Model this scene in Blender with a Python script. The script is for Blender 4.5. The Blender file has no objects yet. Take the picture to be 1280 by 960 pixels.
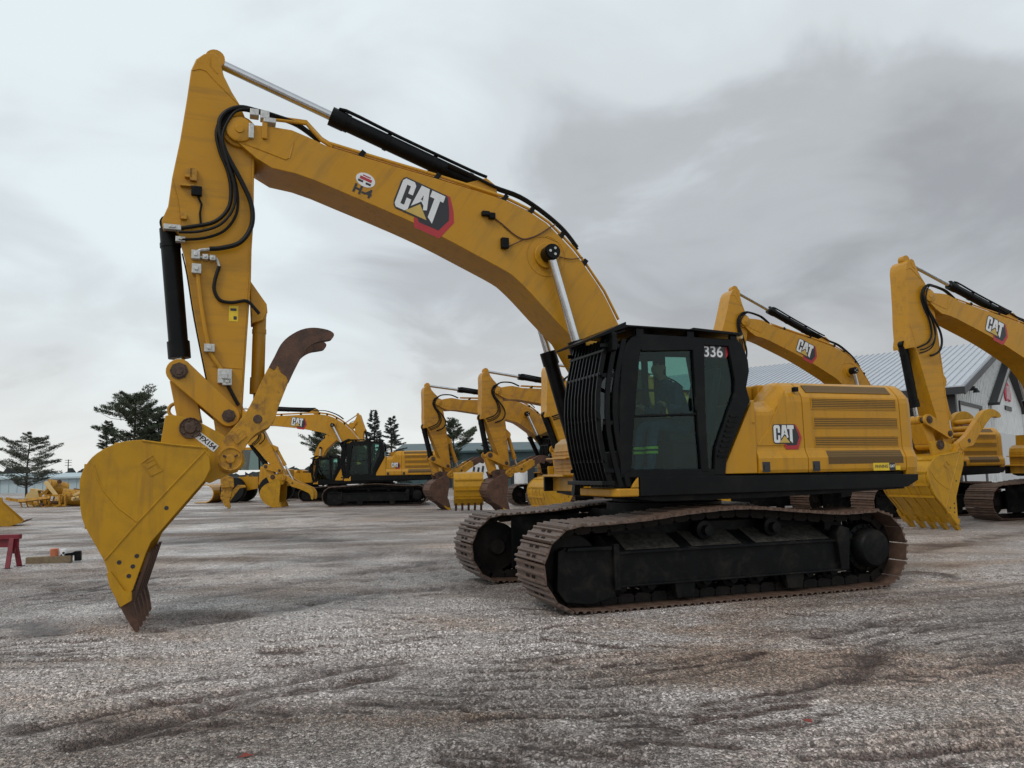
import bpy, bmesh, math, random
import numpy as np
from mathutils import Vector, Matrix
random.seed(7); rng = np.random.default_rng(11)
S = bpy.context.scene
COL = S.collection
R = math.radians

# ------------------------------------------------------------------ camera
F_PX, PITCH, ROLL, CAM_H = 961.2, 0.1132, -0.0177, 1.538
_F = Vector((0, math.cos(PITCH), math.sin(PITCH))); _R = Vector((1, 0, 0)); _U = _R.cross(_F)
CR = _R*math.cos(ROLL) + _U*math.sin(ROLL); CU = -_R*math.sin(ROLL) + _U*math.cos(ROLL)
cd = bpy.data.cameras.new('camera'); cam = bpy.data.objects.new('camera', cd); COL.objects.link(cam)
cd.sensor_width = 36.0; cd.lens = 36.0*F_PX/1280; cd.clip_start = 0.05; cd.clip_end = 6000
M = Matrix((CR, CU, -_F)).transposed().to_4x4(); M.translation = (0, 0, CAM_H); cam.matrix_world = M
S.camera = cam

# ------------------------------------------------------------------ sky, sun, exposure
SUN_EL, SUN_AZ = 48, 215          # azimuth: degrees clockwise from +Y (behind the camera, to its left)
w = bpy.data.worlds.new('World'); S.world = w; w.use_nodes = True
nt = w.node_tree; N = nt.nodes; Lk = nt.links; N.clear()
def nd(tree, t, **kw):
    n = tree.nodes.new(t)
    for k, v in kw.items():
        if k.startswith('i_'): n.inputs[k[2:].replace('_', ' ')].default_value = v
        else: setattr(n, k, v)
    return n
def mth(tree, op, a, b=None, clamp=False):
    n = tree.nodes.new('ShaderNodeMath'); n.operation = op; n.use_clamp = clamp
    for i, q in enumerate((a, b)):
        if q is None: continue
        if isinstance(q, (int, float)): n.inputs[i].default_value = q
        else: tree.links.new(q, n.inputs[i])
    return n.outputs[0]
def ramp(tree, src, stops, interp='LINEAR'):
    n = tree.nodes.new('ShaderNodeValToRGB'); n.color_ramp.interpolation = interp
    e = n.color_ramp.elements
    while len(e) < len(stops): e.new(0.5)
    for q, (p, c) in zip(e, stops):
        q.position = p; q.color = (c if len(c) == 4 else (*c, 1)) if hasattr(c, '__len__') else (c, c, c, 1)
    tree.links.new(src, n.inputs[0]); return n.outputs[0]
def mixc(tree, fac, a, b, blend='MIX'):
    n = tree.nodes.new('ShaderNodeMix'); n.data_type = 'RGBA'; n.blend_type = blend
    for i, q in ((0, fac), (6, a), (7, b)):
        if isinstance(q, (int, float)): n.inputs[i].default_value = q
        elif isinstance(q, tuple): n.inputs[i].default_value = (*q, 1) if len(q) == 3 else q
        else: tree.links.new(q, n.inputs[i])
    return n.outputs[2]
sky = nd(nt, 'ShaderNodeTexSky', sky_type='NISHITA', sun_disc=False, sun_elevation=R(SUN_EL), sun_rotation=R(SUN_AZ))
tc = nd(nt, 'ShaderNodeTexCoord'); sx = nd(nt, 'ShaderNodeSeparateXYZ'); Lk.new(tc.outputs['Generated'], sx.inputs[0])
den = mth(nt, 'ADD', mth(nt, 'MAXIMUM', sx.outputs[2], 0.0), 0.30)
cx = nd(nt, 'ShaderNodeCombineXYZ'); Lk.new(mth(nt, 'DIVIDE', sx.outputs[0], den), cx.inputs[0]); Lk.new(mth(nt, 'DIVIDE', sx.outputs[1], den), cx.inputs[1])
CLOUD_SEED = 60.44
cx.inputs[2].default_value = CLOUD_SEED
n1 = nd(nt, 'ShaderNodeTexNoise', i_Scale=0.42, i_Detail=2.5, i_Roughness=0.45, i_Distortion=0.4); Lk.new(cx.outputs[0], n1.inputs['Vector'])
n2 = nd(nt, 'ShaderNodeTexNoise', i_Scale=2.3, i_Detail=6.0, i_Roughness=0.52, i_Distortion=0.5); Lk.new(cx.outputs[0], n2.inputs['Vector'])
cl = mth(nt, 'ADD', mth(nt, 'MULTIPLY', n1.outputs[0], 0.74), mth(nt, 'MULTIPLY', n2.outputs[0], 0.26))
cc = ramp(nt, cl, [(0.37, (3.0, 3.1, 3.22)), (0.45, (4.1, 4.3, 4.45)), (0.51, (5.7, 6.15, 6.35)), (0.59, (6.7, 7.4, 7.6))], 'EASE')
warm = ramp(nt, sx.outputs[2], [(0.0, 1.0), (0.22, 0.0)])
cc = mixc(nt, mth(nt, 'MULTIPLY', warm, 0.6), cc, (6.9, 6.65, 6.25))
skc = mixc(nt, 0.93, sky.outputs[0], cc)
bg = nd(nt, 'ShaderNodeBackground'); bg.inputs['Strength'].default_value = 0.1; Lk.new(skc, bg.inputs['Color'])
wo = nd(nt, 'ShaderNodeOutputWorld'); Lk.new(bg.outputs[0], wo.inputs['Surface'])
sd = bpy.data.lights.new('sun', 'SUN'); sd.energy = 0.9; sd.angle = R(20); sd.color = (1, 0.96, 0.9)
so = bpy.data.objects.new('sun', sd); COL.objects.link(so)
sdir = Vector((math.sin(R(SUN_AZ))*math.cos(R(SUN_EL)), math.cos(R(SUN_AZ))*math.cos(R(SUN_EL)), math.sin(R(SUN_EL))))
so.rotation_euler = sdir.to_track_quat('Z', 'Y').to_euler(); so.location = (-8, -10, 20)
S.render.engine = 'CYCLES'
S.view_settings.view_transform = 'Standard'; S.view_settings.look = 'None'; S.view_settings.gamma = 1; S.view_settings.exposure = 0.3
S.view_settings.use_curve_mapping = False

# ------------------------------------------------------------------ pixel helpers
def pix_ray(x, y): return _F + CR*((x-640)/F_PX) - CU*((y-480)/F_PX)
def on_ground(x, y, z=0.0):
    d = pix_ray(x, y); t = (z-CAM_H)/d.z; return Vector((d.x*t, d.y*t, z))
class Frame:                      # a machine's own frame: X forward, Y to its left, Z up
    def __init__(s, x, y, a): s.o = Vector((x, y, 0)); s.a = a; s.fw = Vector((-math.cos(a), -math.sin(a), 0)); s.lt = Vector((math.sin(a), -math.cos(a), 0))
    def U(s, x, y, off=0.0):      # pixel -> (X, Z) on the vertical plane at lateral offset off
        d = pix_ray(x, y); C = Vector((0, 0, CAM_H)); q = s.o + s.lt*off
        t = (q-C).dot(s.lt)/d.dot(s.lt); P = C + d*t; return ((P-s.o).dot(s.fw), P.z)
    def poly(s, pts, off): return [s.U(x, y, off) for x, y in pts]
MAIN = Frame(2.057, 10.740, 0.3516)

# ------------------------------------------------------------------ mesh builder
class MB:
    def __init__(s): s.v = []; s.f = []; s.m = []; s.s = []
    def add(s, vs, fs, mat=0, smooth=False):
        b = len(s.v); s.v += [tuple(q) for q in vs]
        for f in fs: s.f.append([b+i for i in f]); s.m.append(mat); s.s.append(smooth)
        return s
    def _pr(s, a, b, mat):
        n = len(a)
        return s.add(a+b, [list(range(n)), list(range(2*n-1, n-1, -1))] + [[i, (i+1) % n, n+(i+1) % n, n+i] for i in range(n)], mat)
    def prism(s, poly, y0, y1, mat=0): return s._pr([(x, y0, z) for x, z in poly], [(x, y1, z) for x, z in poly], mat)
    def prismx(s, poly, x0, x1, mat=0): return s._pr([(x0, y, z) for y, z in poly], [(x1, y, z) for y, z in poly], mat)
    def prismz(s, poly, z0, z1, mat=0): return s._pr([(x, y, z0) for x, y in poly], [(x, y, z1) for x, y in poly], mat)
    def box(s, x0, x1, y0, y1, z0, z1, mat=0): return s.prism([(x0, z0), (x1, z0), (x1, z1), (x0, z1)], y0, y1, mat)
    def obox(s, p0, p1, wdt, hgt, mat=0, up=(0, 0, 1)):     # a bar from p0 to p1
        p0 = Vector(p0); p1 = Vector(p1); d = (p1-p0).normalized(); u = Vector(up)
        if abs(d.dot(u)) > 0.98: u = Vector((1, 0, 0))
        sd_ = d.cross(u).normalized()*wdt/2; u = sd_.cross(d).normalized()*hgt/2
        a = [p0-sd_-u, p0+sd_-u, p0+sd_+u, p0-sd_+u]; return s._pr([tuple(q) for q in a], [tuple(q+(p1-p0)) for q in a], mat)
    def path(s, pts, r, n=8, mat=0, sub=0, caps=True):
        P = [Vector(p) for p in pts]
        if sub and len(P) > 2:
            Q = []
            for i in range(len(P)-1):
                a, b, c, d = P[max(i-1, 0)], P[i], P[i+1], P[min(i+2, len(P)-1)]
                for k in range(sub):
                    t = k/sub; Q.append(0.5*((2*b)+(c-a)*t+(2*a-5*b+4*c-d)*t*t+(3*b-a-3*c+d)*t**3))
            P = Q+[P[-1]]
        rr = r if hasattr(r, '__len__') else [r]*len(P)
        if len(rr) != len(P): rr = [rr[0]+(rr[-1]-rr[0])*i/(len(P)-1) for i in range(len(P))]
        nrm = None; vs = []; fs = []
        for i, p in enumerate(P):
            t = (P[min(i+1, len(P)-1)]-P[max(i-1, 0)]).normalized()
            if nrm is None: nrm = t.orthogonal().normalized()
            else: nrm = (nrm-t*nrm.dot(t)).normalized()
            bn = t.cross(nrm)
            for k in range(n):
                an = 2*math.pi*k/n; vs.append(p+(nrm*math.cos(an)+bn*math.sin(an))*rr[i])
        for i in range(len(P)-1):
            for k in range(n): fs.append([i*n+k, i*n+(k+1) % n, (i+1)*n+(k+1) % n, (i+1)*n+k])
        s.add(vs, fs, mat, True)
        if caps:
            b = len(s.v)-len(vs)
            for o in (b, b+(len(P)-1)*n): s.f.append([o+k for k in range(n)]); s.m.append(mat); s.s.append(False)
        return s
    def tube(s, p0, p1, r, r1=None, n=16, mat=0): return s.path([p0, p1], [r, r if r1 is None else r1], n, mat)
    def lathe(s, c, prof, n=24, mat=0, axis='y'):           # prof: (radius, offset along the axis)
        vs = []; fs = []
        for r, y in prof:
            for k in range(n):
                a = 2*math.pi*k/n; q, t = r*math.cos(a), r*math.sin(a)
                vs.append((c[0]+q, c[1]+y, c[2]+t) if axis == 'y' else (c[0]+q, c[1]+t, c[2]+y) if axis == 'z' else (c[0]+y, c[1]+q, c[2]+t))
        for i in range(len(prof)-1):
            for k in range(n): fs.append([i*n+k, i*n+(k+1) % n, (i+1)*n+(k+1) % n, (i+1)*n+k])
        sharp = [list(range(n)), [(len(prof)-1)*n+k for k in range(n)]]
        s.add(vs, fs, mat, n > 12); b = len(s.v)-len(vs)
        for q in sharp: s.f.append([b+i for i in q]); s.m.append(mat); s.s.append(False)
        return s
    def loft(s, rings, mat=0, smooth=False):
        n = len(rings[0]); vs = [p for r in rings for p in r]
        fs = [[i*n+k, i*n+(k+1) % n, (i+1)*n+(k+1) % n, (i+1)*n+k] for i in range(len(rings)-1) for k in range(n)]
        s.add(vs, fs, mat, smooth); b = len(s.v)-len(vs)
        for o in (b, b+(len(rings)-1)*n): s.f.append([o+k for k in range(n)]); s.m.append(mat); s.s.append(False)
        return s
    def mesh(s, name, mats):
        me = bpy.data.meshes.new(name); me.from_pydata(s.v, [], s.f)
        for m_ in (mats if isinstance(mats, (list, tuple)) else [mats]): me.materials.append(m_)
        me.polygons.foreach_set('material_index', s.m); me.polygons.foreach_set('use_smooth', s.s)
        bm = bmesh.new(); bm.from_mesh(me); bmesh.ops.recalc_face_normals(bm, faces=bm.faces); bm.to_mesh(me); bm.free()
        if any(s.s): 
            try: me.set_sharp_from_angle(angle=R(38))
            except Exception: pass
        return me
def link(name, me, parent=None, loc=(0, 0, 0), rot=(0, 0, 0), bevel=0):
    o = bpy.data.objects.new(name, me); COL.objects.link(o); o.location = loc; o.rotation_euler = rot
    if parent is not None: o.parent = parent
    if bevel:
        b = o.modifiers.new('bevel', 'BEVEL'); b.width = bevel; b.segments = 2; b.limit_method = 'ANGLE'; b.angle_limit = R(35); b.harden_normals = False
    return o
def tag(o, label=None, cat=None, group=None, kind=None):
    for k, v in (('label', label), ('category', cat), ('group', group), ('kind', kind)):
        if v: o[k] = v
    return o
def empty(name, loc=(0, 0, 0), rz=0):
    o = bpy.data.objects.new(name, None); COL.objects.link(o); o.location = loc; o.rotation_euler = (0, 0, rz); o.empty_display_size = 0.3; return o
def text_mesh(txt, size, mat, bold=0.0, shear=0.0):
    c = bpy.data.curves.new('t', 'FONT'); c.body = txt; c.size = size; c.offset = bold; c.shear = shear; c.align_x = 'CENTER'; c.align_y = 'CENTER'
    o = bpy.data.objects.new('t', c); COL.objects.link(o); bpy.context.view_layer.update()
    me = bpy.data.meshes.new_from_object(o.evaluated_get(bpy.context.evaluated_depsgraph_get())); bpy.data.objects.remove(o); bpy.data.curves.remove(c)
    me.materials.clear(); me.materials.append(mat); return me

# ------------------------------------------------------------------ materials
MT = {}
def base_mat(name):
    m = bpy.data.materials.new(name); m.use_nodes = True; t = m.node_tree
    p = t.nodes['Principled BSDF']; MT[name] = m; return m, t, p
def simple(name, col, rough=0.5, metal=0.0, var=0.25, scale=6.0, bump=0.0, bscale=60.0, dirt=None, dirt_amt=0.5, dscale=2.5, rvar=0.15, spec=0.5, streak=None, streak_amt=0.4):
    m, t, p = base_mat(name)
    co = nd(t, 'ShaderNodeTexCoord'); v = co.outputs['Object']
    a = nd(t, 'ShaderNodeTexNoise', i_Scale=scale, i_Detail=6.0, i_Roughness=0.6); t.links.new(v, a.inputs['Vector'])
    f = ramp(t, a.outputs[0], [(0.3, 1-var), (0.7, 1+var*0.6)])
    c = mixc(t, 1.0, col, f, 'MULTIPLY')
    if dirt:
        b = nd(t, 'ShaderNodeTexNoise', i_Scale=dscale, i_Detail=8.0, i_Roughness=0.68, i_Distortion=0.4); t.links.new(v, b.inputs['Vector'])
        c = mixc(t, mth(t, 'MULTIPLY', ramp(t, b.outputs[0], [(0.48, 0.0), (0.66, 1.0)]), dirt_amt), c, dirt)
    if streak:
        ms = nd(t, 'ShaderNodeMapping'); ms.inputs['Scale'].default_value = (9, 9, 0.9); t.links.new(v, ms.inputs[0])
        s1 = nd(t, 'ShaderNodeTexNoise', i_Scale=1.0, i_Detail=7.0, i_Roughness=0.65, i_Distortion=0.2); t.links.new(ms.outputs[0], s1.inputs['Vector'])
        c = mixc(t, mth(t, 'MULTIPLY', ramp(t, s1.outputs[0], [(0.50, 0.0), (0.72, 1.0)]), streak_amt), c, streak)
        s2 = nd(t, 'ShaderNodeTexNoise', i_Scale=38.0, i_Detail=5.0, i_Roughness=0.75); t.links.new(v, s2.inputs['Vector'])
        c = mixc(t, mth(t, 'MULTIPLY', ramp(t, s2.outputs[0], [(0.66, 0.0), (0.72, 1.0)]), 0.5), c, streak)
    t.links.new(c, p.inputs['Base Color'])
    t.links.new(mth(t, 'ADD', mth(t, 'MULTIPLY', mth(t, 'SUBTRACT', a.outputs[0], 0.5), rvar*2), rough, True), p.inputs['Roughness'])
    p.inputs['Metallic'].default_value = metal; p.inputs['Specular IOR Level'].default_value = spec
    if bump:
        g = nd(t, 'ShaderNodeTexNoise', i_Scale=bscale, i_Detail=4.0); t.links.new(v, g.inputs['Vector'])
        bn = nd(t, 'ShaderNodeBump', i_Strength=bump, i_Distance=0.01); t.links.new(g.outputs[0], bn.inputs['Height']); t.links.new(bn.outputs[0], p.inputs['Normal'])
    return m
YEL = (0.52, 0.248, 0.011)
simple('yellow_paint', YEL, 0.34, spec=0.32, var=0.08, scale=1.6, bump=0.05, bscale=5.0, dirt=(0.36, 0.21, 0.04), dirt_amt=0.4, dscale=1.6, streak=(0.22, 0.12, 0.03), streak_amt=0.5, rvar=0.25)
simple('aged_yellow', (0.50, 0.235, 0.012), 0.5, var=0.16, scale=2.6, bump=0.08, bscale=9.0, dirt=(0.22, 0.105, 0.03), dirt_amt=0.6, dscale=2.2, streak=(0.16, 0.08, 0.035), streak_amt=0.6)
simple('bucket_paint', (0.48, 0.25, 0.010), 0.42, spec=0.3, var=0.10, scale=3.0, bump=0.10, bscale=14.0, dirt=(0.30, 0.165, 0.02), dirt_amt=0.45, dscale=4.0, streak=(0.20, 0.10, 0.03), streak_amt=0.45)
simple('worn_yellow', (0.49, 0.24, 0.010), 0.6, var=0.22, scale=7.0, bump=0.25, bscale=40.0, dirt=(0.10, 0.05, 0.028), dirt_amt=0.85, dscale=6.5)
simple('black_paint', (0.0035, 0.004, 0.0048), 0.38, spec=0.16, var=0.3, bump=0.04, bscale=30, dirt=(0.02, 0.0185, 0.017), dirt_amt=0.35, dscale=3)
simple('black_frame', (0.004, 0.0045, 0.0052), 0.48, spec=0.14, var=0.35, bump=0.1, bscale=30, dirt=(0.035, 0.03, 0.025), dirt_amt=0.45, dscale=4)
simple('rubber', (0.005, 0.005, 0.005), 0.48, spec=0.25, var=0.3, bump=0.3, bscale=160)
simple('rust', (0.105, 0.052, 0.033), 0.72, var=0.45, scale=9, bump=0.35, bscale=60, dirt=(0.045, 0.028, 0.022), dirt_amt=0.7, dscale=5)
simple('track_steel', (0.125, 0.076, 0.054), 0.5, var=0.45, scale=8, bump=0.4, bscale=70, dirt=(0.065, 0.042, 0.034), dirt_amt=0.7, dscale=6)
simple('dark_track', (0.016, 0.013, 0.012), 0.7, spec=0.2, var=0.45, scale=5, bump=0.3, bscale=50, dirt=(0.045, 0.034, 0.028), dirt_amt=0.5)
simple('chrome', (0.62, 0.63, 0.65), 0.22, metal=1.0, var=0.12, rvar=0.05)
simple('zinc', (0.55, 0.55, 0.53), 0.45, metal=0.6, var=0.25, scale=30)
simple('pin_steel', (0.09, 0.055, 0.04), 0.6, metal=0.3, var=0.5, scale=25, bump=0.4, bscale=60)
simple('white_decal', (0.72, 0.73, 0.74), 0.4, var=0.06)
simple('black_decal', (0.02, 0.02, 0.025), 0.4, var=0.1)
simple('red_decal', (0.42, 0.022, 0.03), 0.4, var=0.12)
simple('yellow_decal', (0.75, 0.52, 0.02), 0.45, var=0.15)
simple('gold_decal', (0.55, 0.38, 0.09), 0.45, var=0.1)
simple('lime_band', (0.6, 0.9, 0.12), 0.6, var=0.05)
simple('navy_cloth', (0.035, 0.075, 0.16), 0.85, var=0.3, scale=14, bump=0.3, bscale=40)
simple('skin', (0.42, 0.24, 0.17), 0.55, var=0.08)
simple('seat_fabric', (0.012, 0.018, 0.03), 0.8, var=0.3)
simple('hair', (0.03, 0.02, 0.014), 0.7, var=0.3)
simple('white_paint', (0.70, 0.71, 0.72), 0.5, var=0.08, dirt=(0.45, 0.44, 0.42), dirt_amt=0.4)
simple('siding', (0.78, 0.80, 0.80), 0.55, var=0.07, scale=2, dirt=(0.38, 0.38, 0.37), dirt_amt=0.4)
simple('roof_metal', (0.46, 0.49, 0.54), 0.4, var=0.10, scale=1.5)
simple('dark_trim', (0.02, 0.022, 0.026), 0.5)
simple('door_white', (0.62, 0.63, 0.64), 0.5, var=0.06)
simple('teal_metal', (0.045, 0.085, 0.095), 0.5, var=0.15, scale=0.5)
simple('pale_blue', (0.42, 0.52, 0.56), 0.55, var=0.1)
simple('sign_red', (0.62, 0.02, 0.07), 0.5, var=0.05)
simple('red_steel', (0.20, 0.012, 0.025), 0.45, var=0.3, dirt=(0.07, 0.02, 0.02), dirt_amt=0.6, dscale=8)
simple('timber', (0.22, 0.165, 0.10), 0.8, var=0.3, scale=20, bump=0.4, bscale=60)
simple('orange_plastic', (0.55, 0.17, 0.08), 0.5)
simple('bark', (0.055, 0.042, 0.034), 0.9, var=0.4, scale=12, bump=0.6, bscale=20)
simple('blue_car', (0.03, 0.06, 0.10), 0.3, var=0.1)
simple('leaf_red', (0.24, 0.035, 0.02), 0.6, var=0.3)
simple('far_trees', (0.045, 0.055, 0.055), 0.9, var=0.4, scale=0.15)
simple('dusty_steel', (0.05, 0.046, 0.04), 0.9, var=0.6, scale=14, bump=0.8, bscale=70, dirt=(0.015, 0.014, 0.013), dirt_amt=0.8, dscale=9, spec=0.15)
simple('cream_paint', (0.60, 0.42, 0.17), 0.5, var=0.1)
simple('lamp_glass', (0.35, 0.36, 0.36), 0.15, var=0.05)
def needle(name, col):
    m, t, p = base_mat(name)
    oi = nd(t, 'ShaderNodeNewGeometry')
    c = mixc(t, oi.outputs['Random Per Island'], tuple(q*0.55 for q in col), tuple(q*1.5 for q in col))
    t.links.new(c, p.inputs['Base Color']); p.inputs['Roughness'].default_value = 0.75; return m
needle('pine_needles', (0.072, 0.092, 0.055)); needle('spruce_needles', (0.065, 0.084, 0.072)); needle('pale_pine_needles', (0.11, 0.125, 0.095))
def glass_mat(name, tint, refl=0.10, rough=0.03):
    m = bpy.data.materials.new(name); m.use_nodes = True; t = m.node_tree; t.nodes.clear(); MT[name] = m
    tr = nd(t, 'ShaderNodeBsdfTransparent'); tr.inputs[0].default_value = (*tint, 1)
    gl = nd(t, 'ShaderNodeBsdfGlossy'); gl.inputs['Roughness'].default_value = rough; gl.inputs[0].default_value = (0.9, 0.95, 0.95, 1)
    fr = nd(t, 'ShaderNodeFresnel'); fr.inputs[0].default_value = 1.30
    mx = nd(t, 'ShaderNodeMixShader'); t.links.new(mth(t, 'ADD', fr.outputs[0], refl, True), mx.inputs[0]); t.links.new(tr.outputs[0], mx.inputs[1]); t.links.new(gl.outputs[0], mx.inputs[2])
    o = nd(t, 'ShaderNodeOutputMaterial'); t.links.new(mx.outputs[0], o.inputs[0])
glass_mat('cab_glass', (0.62, 0.78, 0.74), 0.0); glass_mat('dark_glass', (0.25, 0.36, 0.35), 0.10)
def vent_mat():
    m, t, p = base_mat('vent_mesh')
    co = nd(t, 'ShaderNodeTexCoord'); mp = nd(t, 'ShaderNodeMapping'); mp.inputs['Scale'].default_value = (75, 75, 75); t.links.new(co.outputs['Object'], mp.inputs[0])
    ck = nd(t, 'ShaderNodeTexVoronoi', i_Scale=1.0); ck.inputs['Randomness'].default_value = 0.0; t.links.new(mp.outputs[0], ck.inputs['Vector'])
    f = ramp(t, ck.outputs['Distance'], [(0.40, 0.0), (0.55, 1.0)])
    t.links.new(mixc(t, f, (0.02, 0.013, 0.006), (0.21, 0.11, 0.014)), p.inputs['Base Color']); p.inputs['Roughness'].default_value = 0.6
vent_mat()
def gravel_mat():
    m, t, p = base_mat('gravel')
    g = nd(t, 'ShaderNodeNewGeometry'); P = g.outputs['Position']
    def vor(sc):
        n = nd(t, 'ShaderNodeTexVoronoi', i_Scale=sc); t.links.new(P, n.inputs['Vector']); return n
    def noi(sc, det=4.0, vec=P, dist=0.0, rough=0.55):
        n = nd(t, 'ShaderNodeTexNoise', i_Scale=sc, i_Detail=det, i_Distortion=dist, i_Roughness=rough); t.links.new(vec, n.inputs['Vector']); return n.outputs[0]
    va, vb = vor(105.0), vor(48.0)
    sa = nd(t, 'ShaderNodeSeparateColor'); t.links.new(va.outputs['Color'], sa.inputs[0])
    sb = nd(t, 'ShaderNodeSeparateColor'); t.links.new(vb.outputs['Color'], sb.inputs[0])
    st = mth(t, 'ADD', mth(t, 'MULTIPLY', sa.outputs[0], 0.55), mth(t, 'MULTIPLY', sb.outputs[1], 0.45))
    stone = ramp(t, st, [(0.12, (0.06, 0.051, 0.046)), (0.40, (0.155, 0.139, 0.128)), (0.62, (0.27, 0.252, 0.238)), (0.85, (0.56, 0.54, 0.52))])
    vc = vor(38.0); sc_ = nd(t, 'ShaderNodeSeparateColor'); t.links.new(vc.outputs['Color'], sc_.inputs[0])
    near_c = ramp(t, vc.outputs['Distance'], [(0.30, 1.0), (0.42, 0.0)])
    stone = mixc(t, mth(t, 'MULTIPLY', near_c, ramp(t, sc_.outputs[0], [(0.80, 0.0), (0.84, 0.9)])), stone, (0.66, 0.645, 0.62))
    stone = mixc(t, mth(t, 'MULTIPLY', near_c, ramp(t, sc_.outputs[1], [(0.82, 0.0), (0.86, 0.7)])), stone, (0.08, 0.068, 0.062))
    stone = mixc(t, 1.0, stone, (1.05, 0.985, 0.965), 'MULTIPLY')
    mp = nd(t, 'ShaderNodeMapping'); mp.inputs['Rotation'].default_value = (0, 0, R(-14)); mp.inputs['Scale'].default_value = (0.45, 1.0, 1.0); t.links.new(P, mp.inputs[0])
    pa = noi(0.55, 6.0, mp.outputs[0], 0.6, 0.6)
    brown = ramp(t, pa, [(0.46, 0.0), (0.62, 1.0)])
    pb = noi(0.9, 5.0, mp.outputs[0], 0.3, 0.62)
    mpc = nd(t, 'ShaderNodeMapping'); mpc.inputs['Location'].default_value = (31, 17, 4); t.links.new(mp.outputs[0], mpc.inputs[0])
    pal = noi(0.38, 5.0, mpc.outputs[0], 0.4, 0.6)
    att = nd(t, 'ShaderNodeAttribute', attribute_name='mud')
    c = mixc(t, mth(t, 'MULTIPLY', brown, 0.85), stone, mixc(t, 1.0, stone, (0.64, 0.485, 0.37), 'MULTIPLY'))
    c = mixc(t, ramp(t, pb, [(0.53, 0.0), (0.66, 0.85)]), c, mixc(t, 1.0, c, (0.42, 0.345, 0.32), 'MULTIPLY'))
    c = mixc(t, ramp(t, pal, [(0.45, 0.0), (0.58, 0.9)]), c, mixc(t, 1.0, c, (2.05, 2.1, 2.15), 'MULTIPLY'))  # pale gravel patches, with whitish wet sheen painted into their colour
    c = mixc(t, mth(t, 'MULTIPLY', att.outputs['Fac'], 1.15, True), c, mixc(t, 1.0, c, (0.19, 0.142, 0.125), 'MULTIPLY'))
    t.links.new(c, p.inputs['Base Color'])
    wet = ramp(t, pal, [(0.40, 0.62), (0.56, 0.24)])
    t.links.new(mth(t, 'ADD', wet, mth(t, 'MULTIPLY', brown, 0.15), True), p.inputs['Roughness'])
    h = mth(t, 'ADD', mth(t, 'MULTIPLY', mth(t, 'SUBTRACT', 0.6, va.outputs['Distance']), 0.5), mth(t, 'MULTIPLY', mth(t, 'SUBTRACT', 0.6, vb.outputs['Distance']), 0.9))
    h = mth(t, 'ADD', h, mth(t, 'MULTIPLY', noi(6.0, 5.0), 1.2))
    bn = nd(t, 'ShaderNodeBump', i_Strength=0.85, i_Distance=0.02); t.links.new(h, bn.inputs['Height']); t.links.new(bn.outputs[0], p.inputs['Normal'])
    m2, t2, p2 = base_mat('pebble')
    g2 = nd(t2, 'ShaderNodeNewGeometry')
    t2.links.new(ramp(t2, g2.outputs['Random Per Island'], [(0.0, (0.10, 0.09, 0.082)), (0.35, (0.20, 0.185, 0.17)), (0.7, (0.31, 0.29, 0.27)), (1.0, (0.56, 0.54, 0.51))]), p2.inputs['Base Color'])
    p2.inputs['Roughness'].default_value = 0.55
gravel_mat()

# ------------------------------------------------------------------ ground
def vnoise(x, y, seed, n=256):
    lat = np.random.default_rng(seed).random((n, n)); xi = np.floor(x).astype(int); yi = np.floor(y).astype(int)
    fx = x-xi; fy = y-yi; fx = fx*fx*(3-2*fx); fy = fy*fy*(3-2*fy); a = lambda i, j: lat[(xi+i) % n, (yi+j) % n]
    return (a(0, 0)*(1-fx)+a(1, 0)*fx)*(1-fy)+(a(0, 1)*(1-fx)+a(1, 1)*fx)*fy
RUTS = []     # (ground polyline, half width, depth, mud)
def rut(px, hw, dp, mud): RUTS.append(([on_ground(*q) for q in px], hw, dp, mud))
rut([(30, 912), (180, 880), (300, 862), (420, 838), (500, 824)], 0.09, 0.035, 0.9)
rut([(95, 930), (250, 893), (330, 866), (480, 843)], 0.10, 0.04, 1.0)
rut([(85, 872), (200, 852), (310, 842)], 0.06, 0.02, 0.6)
rut([(560, 826), (640, 820), (790, 838)], 0.05, 0.015, 0.4)
def prints(x0, y0, x1, y1, n, dy, hw=0.038, md=1.0):      # a set of parallel grouser prints
    for q in range(n): rut([(x0-q*3, y0+q*dy), ((x0+x1)/2, (y0+y1)/2+q*dy+(q % 3)), (x1+q*4, y1+q*dy)], hw, 0.03, md*(0.6+0.4*((q*7) % 5)/4))
prints(600, 815, 800, 806, 8, 11.5); prints(655, 905, 800, 938, 4, 13); prints(1040, 792, 1115, 776, 7, 10.5); prints(1195, 812, 1295, 800, 4, 11); prints(1005, 915, 1295, 902, 4, 14)
prints(60, 716, 330, 694, 5, 8, 0.03, 0.6); prints(390, 716, 575, 700, 6, 8, 0.03, 0.6); prints(640, 780, 720, 776, 4, 8); prints(330, 795, 560, 778, 5, 9, 0.03, 0.7); prints(-20, 800, 120, 790, 4, 10); prints(560, 930, 640, 945, 3, 10)
rut([(335, 815), (375, 814)], 0.09, 0.03, 1.0)
rut([(1060, 850), (1085, 832), (1105, 812)], 0.12, 0.03, 0.9)
rut([(1020, 795), (1110, 776), (1160, 770)], 0.09, 0.025, 0.8)
rut([(1090, 782), (1200, 778), (1290, 770)], 0.08, 0.02, 0.6)
rut([(1235, 830), (1290, 818)], 0.10, 0.03, 0.9)
rut([(980, 765), (1030, 768)], 0.05, 0.03, 0.9)
rut([(1115, 722), (1150, 718), (1185, 722)], 0.14, -0.05, 1.0)
rut([(640, 915), (740, 940), (820, 962)], 0.06, 0.02, 0.6)
rut([(-40, 785), (40, 778), (60, 792)], 0.22, 0.03, 0.9)
rut([(1060, 948), (1180, 940), (1290, 930)], 0.06, 0.02, 0.5)
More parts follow.
